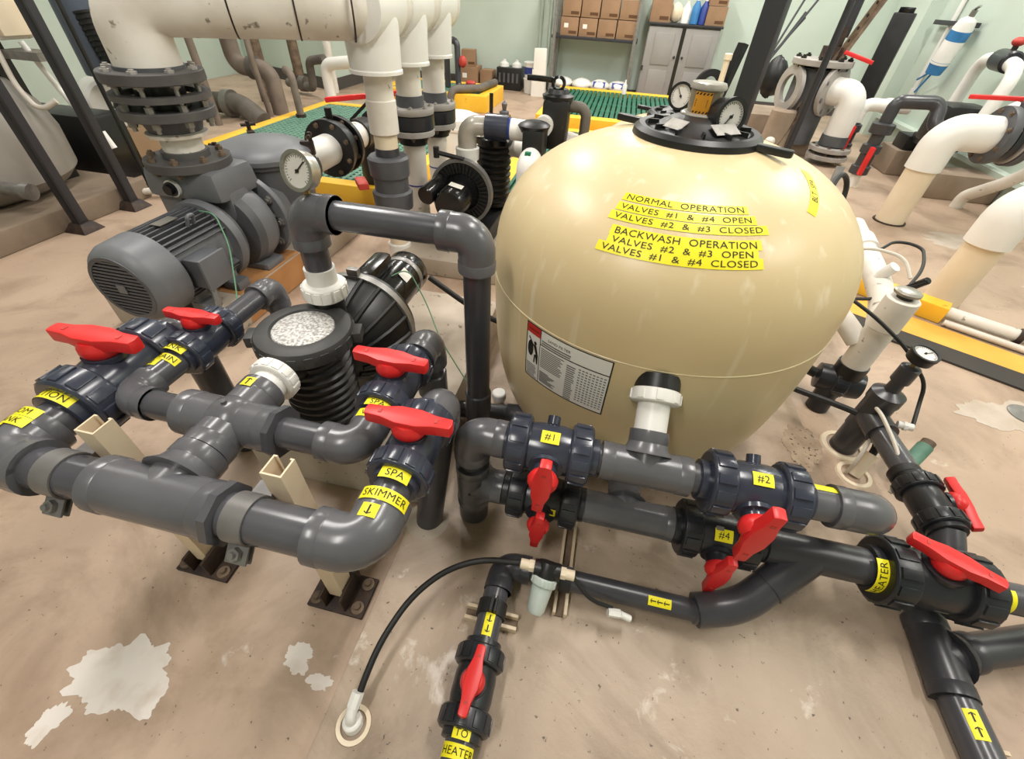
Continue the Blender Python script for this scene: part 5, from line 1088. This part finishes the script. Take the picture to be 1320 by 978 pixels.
solo('spray_bottle', MB().lathe((.02, 7.15, .2), Z, [(0, .03), (.1, .03), (.13, .012), (.16, .012)], 14), 'white_pvc', 'small white bottle standing on the back grating', 'bottle', (.02, 7.15, .2))
t = thing('valve_stand', 'dark pipe stand with red valves on the far yellow-kerbed grating', 'pipework', (-2.05, 6.5, .18))
part(t, 'pipe', MB().tube([(-2.3, 6.6, .18), (-2.3, 6.6, .68), (-2.14, 6.55, .68), (-2.12, 6.5, .2), (-1.9, 6.4, .2)], .038, 14, bend=.06), 'pvc_dark'); part(t, 'red_valve', MB().blob((-2.05, 6.48, .48), .05, (1, 1, 1.3)), 'red_old'); part(t, 'red_valve', MB().blob((-1.93, 6.42, .27), .045, (1.5, 1, .7)), 'red_old')
part(t, 'black_base', MB().lathe((-2.0, 6.4, .18), Z, [(0, .1), (.05, .1), (.07, .06)], 18), 'black_plastic'); part(t, 'drain_pipe', MB().tube([(-1.75, 7.0, .22), (-1.8, 6.35, .23), (-2.1, 6.15, .23), (-2.12, 6.1, .05)], .045, 14, bend=.08), 'ins_pipe')
t = thing('tool_tray', 'open red and black tool tray with standing tools on the floor', 'toolbox', (-1.25, 5.1, 0))
part(t, 'tray', MB().bx(-1.45, -1.0, 4.95, 5.35, 0, .14), 'black_plastic', bevel=.01)
part(t, 'red_side', MB().box((-1.42, 5.0, .13), (.24, .2, .12), V((1, .2, .15)), Y), 'red', bevel=.012); part(t, 'red_side', MB().box((-1.05, 4.93, .12), (.22, .16, .13), V((1, -.2, 0)), Y), 'red', bevel=.012)
part(t, 'tool_handle', MB().cyl((-1.3, 5.05, .1), (-1.3, 5.05, .4), .02, n=10), 'black_gloss'); part(t, 'metal_tool', MB().lathe((-1.16, 5.05, .1), Z, [(0, .03), (.12, .035), (.13, .05), (.15, .05), (.16, .02), (.22, .03), (.25, .0)], 14), 'cast_dark'); part(t, 'yellow_hook', MB().tube([(-1.3, 4.92, .05), (-1.26, 4.92, .2), (-1.2, 4.92, .18), (-1.2, 4.92, .05)], .012, 8, bend=.03), 'yellow_paint')
t = thing('white_drum', 'round-topped white plastic drum behind the farthest drop pipe', 'drum', (-1.35, 4.1, 0))
part(t, 'drum', MB().lathe((-1.35, 4.1, 0), Z, [(0, .2), (.3, .22), (.36, .2), (.39, .12), (.395, 0)], 30), 'white_pvc'); part(t, 'drum_rim', MB().ring((-1.35, 4.1, 0), Z, .28, .3, .21, .226, 30), 'white_old')
# ================================================================ centre right background
t = thing('steel_column', 'dark square steel column rising behind the filter tank lids', 'column', (1.1, 5.0, 0)); u1 = V((.9, -.43, 0)).normalized(); u2 = Z.cross(u1)
part(t, 'shaft', MB().box((1.1, 5.0, ZC/2), (.17, .17, ZC), u1, u2), 'steel_dark', bevel=.012); part(t, 'base_plate', MB().box((1.1, 5.0, .01), (.3, .3, .02), u1, u2), 'steel_dark')
t = thing('capped_pipe', 'slim white capped pipe standing left of the steel column', 'pipe', (1.02, 6.0, .0)); pipe(t, (1.02, 6.0, .2), (1.02, 6.0, .76), .03, 'ivory'); part(t, 'cap', MB().cyl((1.02, 6.0, .74), (1.02, 6.0, .8), .04, n=16, c=.006), 'ivory')
solo('concrete_block', MB().bx(1.22, 1.95, 5.95, 6.6, 0, .3), 'concrete_brown', 'wide brown concrete block behind the steel column', 'plinth', (1.6, 6.2, 0), bevel=.015)
solo('concrete_pier', MB().lathe((1.66, 5.62, 0), Z, [(0, .13), (.4, .12), (.42, .1), (.42, 0)], 22), 'concrete_brown', 'round concrete pier beside the rusty angle post', 'plinth', (1.66, 5.62, 0))
mb = MB(); a0, a1 = V((1.6, 5.5, .02)), V((2.13, 5.75, 1.35)); d = (a1 - a0).normalized(); pu, pw, _ = frame(d, V((.5, -1, 0)))
t = thing('angle_post', 'leaning rusty perforated angle post with round holes', 'post', a0)
part(t, 'flange', MB().bar(a0, a1, .06, .006, pu), 'rust'); part(t, 'flange', MB().bar(a0 + pw*.03 + pu*.025, a1 + pw*.03 + pu*.025, .006, .05, pu), 'rust')
for i in range(13): part(t, 'hole', MB().cyl(a0 + d*(.15 + i*.1) + pu*.0032 - pw*.005, a0 + d*(.15 + i*.1) + pu*.0042 - pw*.005, .014, n=10), 'ink')
part(t, 'white_foot', MB().blob(a0 + Z*.12, .05, (1, 1, .8)), 'white_old')
t = thing('conduit_post', 'thin dark vertical pipe post before the grey strainer', 'post', (1.67, 5.1, 0)); part(t, 'tube', MB().cyl((1.67, 5.1, 0), (1.67, 5.1, ZC), .028, n=14), 'steel_dark'); part(t, 'foot', MB().cyl((1.67, 5.1, 0), (1.67, 5.1, .012), .06, n=14), 'steel_dark')
t = thing('line_strainer', 'grey cast line strainer with bolted top cover and round side flange', 'strainer', (1.86, 5.75, 0)); sc = V((1.86, 5.75, 0))
part(t, 'body', MB().lathe(sc, Z, [(.12, .2), (.75, .2), (.76, .25)], 30), 'cast_dark'); flange(t, sc + Z*.78, Z, .05, .27, .05, 8, 'light_flange', 'ink', .03)
part(t, 'actuator', MB().cyl(sc + V((.05, .0, .83)), sc + V((.05, 0, .93)), .1, n=18).box(sc + V((.05, 0, 1.0)), (.08, .1, .16)), 'rust_dark'); part(t, 'shaft', MB().cyl(sc + V((.08, 0, 1.0)), sc + V((.08, 0, 1.9)), .045, n=14), 'steel_dark')
flange(t, sc + V((.13, -.13, .6)), V((.7, -.7, 0)), .04, .22, .05, 8, 'light_flange', 'galv', .012); part(t, 'side_ring', MB().ring(sc + V((-.2, -.05, .58)), V((-1, -.3, 0)), 0, .04, .12, .2, 28), 'light_flange')
part(t, 'red_lever', MB().bar(sc + V((.12, -.1, .9)), sc + V((.36, -.2, .84)), .06, .03), 'red', bevel=.006); part(t, 'plinth', MB().bx(1.6, 2.05, 5.65, 5.94, 0, .12), 'concrete_brown', bevel=.01)
t = thing('white_drop_elbow', 'white elbow dropping from the grey strainer into a grey floor flange', 'pipe', (2.15, 5.5, 0))
part(t, 'elbow', MB().tube([(2.01, 5.6, .6), (2.17, 5.45, .6), (2.17, 5.45, .24)], .115, 28, bend=.14, seg=9), 'white_pvc'); part(t, 'hub', MB().cyl((2.17, 5.45, .17), (2.17, 5.45, .26), .125, n=26), 'cast_dark')
flange(t, (2.17, 5.45, .12), Z, .04, .19, .08, 8, 'light_flange', 'rust', .012); flange(t, (2.17, 5.45, .05), Z, .04, .19, .08, 8, 'light_flange', 'rust', .012)
t = thing('equipment_case', 'tall black equipment case leaning against the right wall pilaster', 'case', (2.7, 6.75, 0))
part(t, 'shell', MB().box((2.78, 6.75, .6), (.2, .2, 1.2), u1, u2), 'black_plastic', bevel=.015); part(t, 'latch', MB().box((2.78, 6.75, 1.22), (.14, .12, .05), u1, u2), 'black_gloss', bevel=.008)
for i, (p0, p1) in enumerate((((1.45, 6.85, .3), (1.95, 7.3, 1.15)), ((1.35, 6.8, .3), (1.98, 7.35, 1.1)), ((1.4, 6.75, .3), (2.05, 7.3, 1.3)), ((1.5, 6.9, .3), (1.9, 7.3, 1.3)))):
    solo('leaning_rod', MB().cyl(p0, p1, .012, n=8), 'steel_dark', ['thin dark rod with the lowest tip in the leaning bundle', 'thin dark rod leaning farthest left at its foot', 'thin dark rod reaching farthest right in the bundle', 'thin dark rod standing steepest in the leaning bundle'][i], 'rod', p0, 'thin rods leaning against the wall')
solo('black_bag', MB().blob((1.75, 6.85, .55), .16, (.8, .7, 1.3), 14, 9, .08), 'black_plastic', 'black bag hanging among the leaning rods', 'bag', (1.75, 6.85, .35))
t = thing('hose_reel', 'black round hose reel behind the slim white capped pipe', 'hose reel', (1.2, 7.6, 0)); part(t, 'drum', MB().ring((1.15, 7.55, .32), V((.2, -1, .1)), -.05, .05, .12, .2, 28), 'black_plastic'); part(t, 'frame', MB().bar((1.3, 7.6, 0), (1.45, 7.7, .8), .12, .08).bx(1.0, 1.45, 7.5, 7.7, 0, .12), 'black_plastic')
# ================================================================ left background
t = thing('storage_tank', 'large dull grey tank on a concrete plinth at the left edge', 'tank', (-3.75, 1.8, .2))
mat('grey_tank', '#8b8680', .5, col2='#979189', sc=4)
part(t, 'shell', MB().lathe((-3.84, 1.95, 0), Z, [(.12, .45), (.16, .54), (.22, .6), (.42, .61), (.55, .58), (.68, .5), (.78, .36), (.83, .2), (.85, 0)], 52), 'grey_tank'); part(t, 'valve_port', MB().cyl((-3.3, 1.8, .26), (-3.15, 1.84, .24), .035, n=14).cyl((-3.15, 1.84, .24), (-3.11, 1.85, .235), .045, n=14), 'galv')
solo('concrete_plinth', MB().bx(-4.9, -3.09, .1, 2.5, 0, .12), 'curb_brown', 'brown concrete plinth below the grey tank at the left edge', 'plinth', (-3.9, 1.2, 0), bevel=.012)
for x, y, lab in ((-3.02, 1.93, 'dark steel post at the left edge, nearest of three'), (-3.04, 2.3, 'dark steel post behind the nearest left post')):
    t = thing('steel_post', lab, 'post', (x, y, 0), 'dark posts at the left'); part(t, 'shaft', MB().bx(x - .028, x + .028, y - .028, y + .028, .01, ZC), 'steel_dark', bevel=.003); part(t, 'edge', MB().bx(x + .022, x + .034, y - .034, y - .022, .01, ZC), 'black_plastic'); part(t, 'foot', MB().box((x, y, .025), (.15, .14, .05), X, Y, None, .55), 'rust_dark', bevel=.006)
t = thing('thin_post', 'thin black rod post with wedge foot left of the flange stack', 'post', (-3.22, 2.62, 0)); part(t, 'rod', MB().cyl((-3.22, 2.62, .0), (-3.22, 2.62, 1.15), .014, n=8), 'black_plastic'); part(t, 'wedge', MB().prism([(0, 0), (.22, 0), (.22, .12)], (-3.3, 2.6, 0), X, Z, (0, .12, 0)), 'black_plastic')
t = thing('navy_duct', 'thick navy pipe with black corrugated hose in the upper left', 'pipe', (-3.85, 3.2, .4)); part(t, 'duct', MB().cyl((-3.78, 3.15, 2.2), (-3.84, 3.2, .58), .11, n=24), 'navy_pipe')
pts = [(-3.72, 3.2, .95), (-3.66, 3.2, .6), (-3.72, 3.15, .36)]
part(t, 'corrugated_hose', MB().tube(pts, .085, 18, bend=.15), 'black_rubber')
for i in range(12): part(t, 'hose_rib', MB().ring(V(pts[0]).lerp(V(pts[1]), i/12), V(pts[1]) - V(pts[0]), 0, .014, .08, .094, 18), 'black_rubber')
solo('white_pail', MB().lathe((-4.24, 3.4, .36), V((1, -.5, .0)), [(0, .12), (.02, .16), (.3, .17), (.32, .15), (.32, 0)], 26), 'white_pvc', 'white pail lying on its side behind the left posts', 'bucket', (-4.0, 3.2, .0))
solo('wood_crate', MB().bx(-4.35, -3.85, 3.05, 3.55, 0, .2), 'wood', 'wooden crate under the lying white pail', 'crate', (-4.1, 3.3, 0), bevel=.01)
solo('black_cabinet', MB().bx(-4.3, -3.5, 2.65, 2.9, 0, .42), 'black_plastic', 'black equipment box behind the grey tank', 'cabinet', (-3.7, 2.7, 0), bevel=.02)
t = thing('dosing_unit', 'white dosing unit with tubes at the upper left corner', 'dosing unit', (-3.45, 2.35, .7)); part(t, 'housing', MB().bx(-3.7, -3.35, 2.2, 2.5, .86, 1.25), 'white_old', bevel=.02); part(t, 'yellow_side', MB().bx(-3.34, -3.3, 2.3, 2.5, .88, 1.2), 'ivory', bevel=.01); part(t, 'bracket', MB().bx(-3.4, -3.15, 2.3, 2.42, .78, .82), 'galv')
part(t, 'tube', MB().tube([(-3.4, 2.3, .9), (-3.36, 2.25, .66), (-3.25, 2.22, .55), (-3.17, 2.28, .6)], .014, 10, bend=.06), 'hose_white'); part(t, 'tube', MB().tube([(-3.28, 2.35, .86), (-3.22, 2.38, .6), (-3.12, 2.4, .38)], .015, 10, bend=.05), 'white_pvc'); part(t, 'tip', MB().cyl((-3.12, 2.4, .42), (-3.09, 2.4, .33), .024, n=10), 'white_pvc'); part(t, 'stand', MB().bx(-3.6, -3.5, 2.3, 2.4, .0, .87), 'black_plastic')
solo('hose_loop', MB().tube([(-3.25, 2.35, .03), (-3.05, 2.5, .05), (-2.8, 2.55, .05), (-2.75, 2.7, .08), (-2.85, 2.75, .14)], .022, 10, bend=.12), 'hose_white', 'grey-white hose loop on the floor by the left posts', 'hose', (-3.0, 2.5, .03))
for i, pts in enumerate(([(-3.4, 3.4, .02), (-2.9, 3.2, .02), (-2.5, 2.9, .02), (-2.2, 2.7, .03)], [(-3.6, 3.8, .02), (-3.0, 3.7, .02), (-2.6, 3.5, .05), (-2.4, 3.6, .03)], [(-3.7, 2.9, .02), (-3.0, 2.8, .02), (-2.5, 2.5, .02)])):
    solo('floor_cable', MB().tube(pts, .012, 8, bend=.2), 'black_rubber', ['black cable on the floor nearest the flange stack', 'black cable on the floor farthest behind the flange stack', 'black cable on the floor beside the thin post'][i], 'cable', pts[0])
def pipe_thing(label, pts, r, m, bend=.1, extra=None, grp='old pipes at the far left'):
    t = thing('old_pipe', label, 'pipe', pts[0], grp); part(t, 'pipe', MB().tube(pts, r, 18, bend=bend), m)
    for p, d, rr, mm in (extra or []): part(t, 'collar', MB().lathe(p, d, [(-.04, rr), (.04, rr)], 18), mm)
pipe_thing('tall grey-brown pipe beside the big white elbow, far left', [(-4.29, 4.28, 0), (-4.29, 4.28, ZC)], .075, 'rust_pipe')
pipe_thing('slim pale pipe next to the tall grey-brown pipe', [(-4.05, 4.35, 0), (-4.05, 4.35, ZC)], .035, 'rust_pipe')
pipe_thing('brown vertical pipe bending into the old header', [(-4.25, 5.1, ZC), (-4.25, 5.1, .42), (-3.8, 5.05, .42), (-3.8, 5.05, 0)], .085, 'rust_pipe', .12, [((-4.0, 5.07, .42), X, .11, 'ins_pipe')])
pipe_thing('second brown vertical pipe behind the old header', [(-4.35, 5.6, 0), (-4.35, 5.6, ZC)], .08, 'rust')
pipe_thing('dark brown vertical pipe near the wall corner', [(-4.1, 6.0, .25), (-4.1, 6.0, ZC)], .06, 'rust', .1)
pipe_thing('dark insulated pipe elbow low on the floor', [(-4.35, 4.75, .12), (-4.0, 4.7, .14), (-3.75, 4.65, 0)], .1, 'ins_pipe', .1, [((-4.15, 4.72, .13), X, .13, 'foil')])
pipe_thing('slim leaning grey pipe before the old header', [(-3.83, 4.9, 0), (-3.83, 4.85, .55), (-3.85, 4.9, .85)], .03, 'rust_pipe')
pipe_thing('slim bent riser pipe beyond the green grating', [(-3.2, 4.55, .05), (-3.2, 4.55, .48), (-3.3, 4.62, .5)], .035, 'rust_pipe', .05, [((-3.2, 4.55, .1), Z, .05, 'rust_dark')])
pipe_thing('small grey pipe with valve before the wall corner', [(-4.5, 6.3, .1), (-4.0, 6.1, .1), (-3.95, 6.05, .4), (-3.7, 6.0, .44)], .05, 'ins_pipe', .06, [((-4.2, 6.2, .12), X, .09, 'ins_pipe')])
pipe_thing('white pipe elbow standing on the floor by the wall corner', [(-3.55, 5.75, 0), (-3.55, 5.75, .42), (-3.1, 5.7, .48)], .065, 'white_pvc', .09, grp=None)
pipe_thing('white vertical pipe at the wall corner', [(-3.93, 6.5, 0), (-3.93, 6.5, ZC)], .05, 'white_old', .09, grp=None)

patch(1.78, 1.62, .13, 1.3, .8, 21, 'pale worn patch by the right edge of the floor', .15, 'patch_dull'); patch(.86, 1.2, .07, .9, 1.5, 31, 'gritty brown dirt patch on the slab right of the tank base', .1, 'grit', .03); patch(2.55, 3.6, .18, 1.3, .8, 22, 'pale worn patch before the large white elbow', .15, 'patch_dull')
patch(-.95, -.02, .03, .9, 1.2, 23, 'faint pale scrape below the large worn patch')
solo('floor_drain_lid', MB().lathe((1.85, 1.65, 0), Z, [(0, .06), (.006, .06), (.008, .05), (.008, 0)], 24), 'galv', 'round grey drain lid at the right edge of the floor', 'drain lid', (1.85, 1.65, 0))
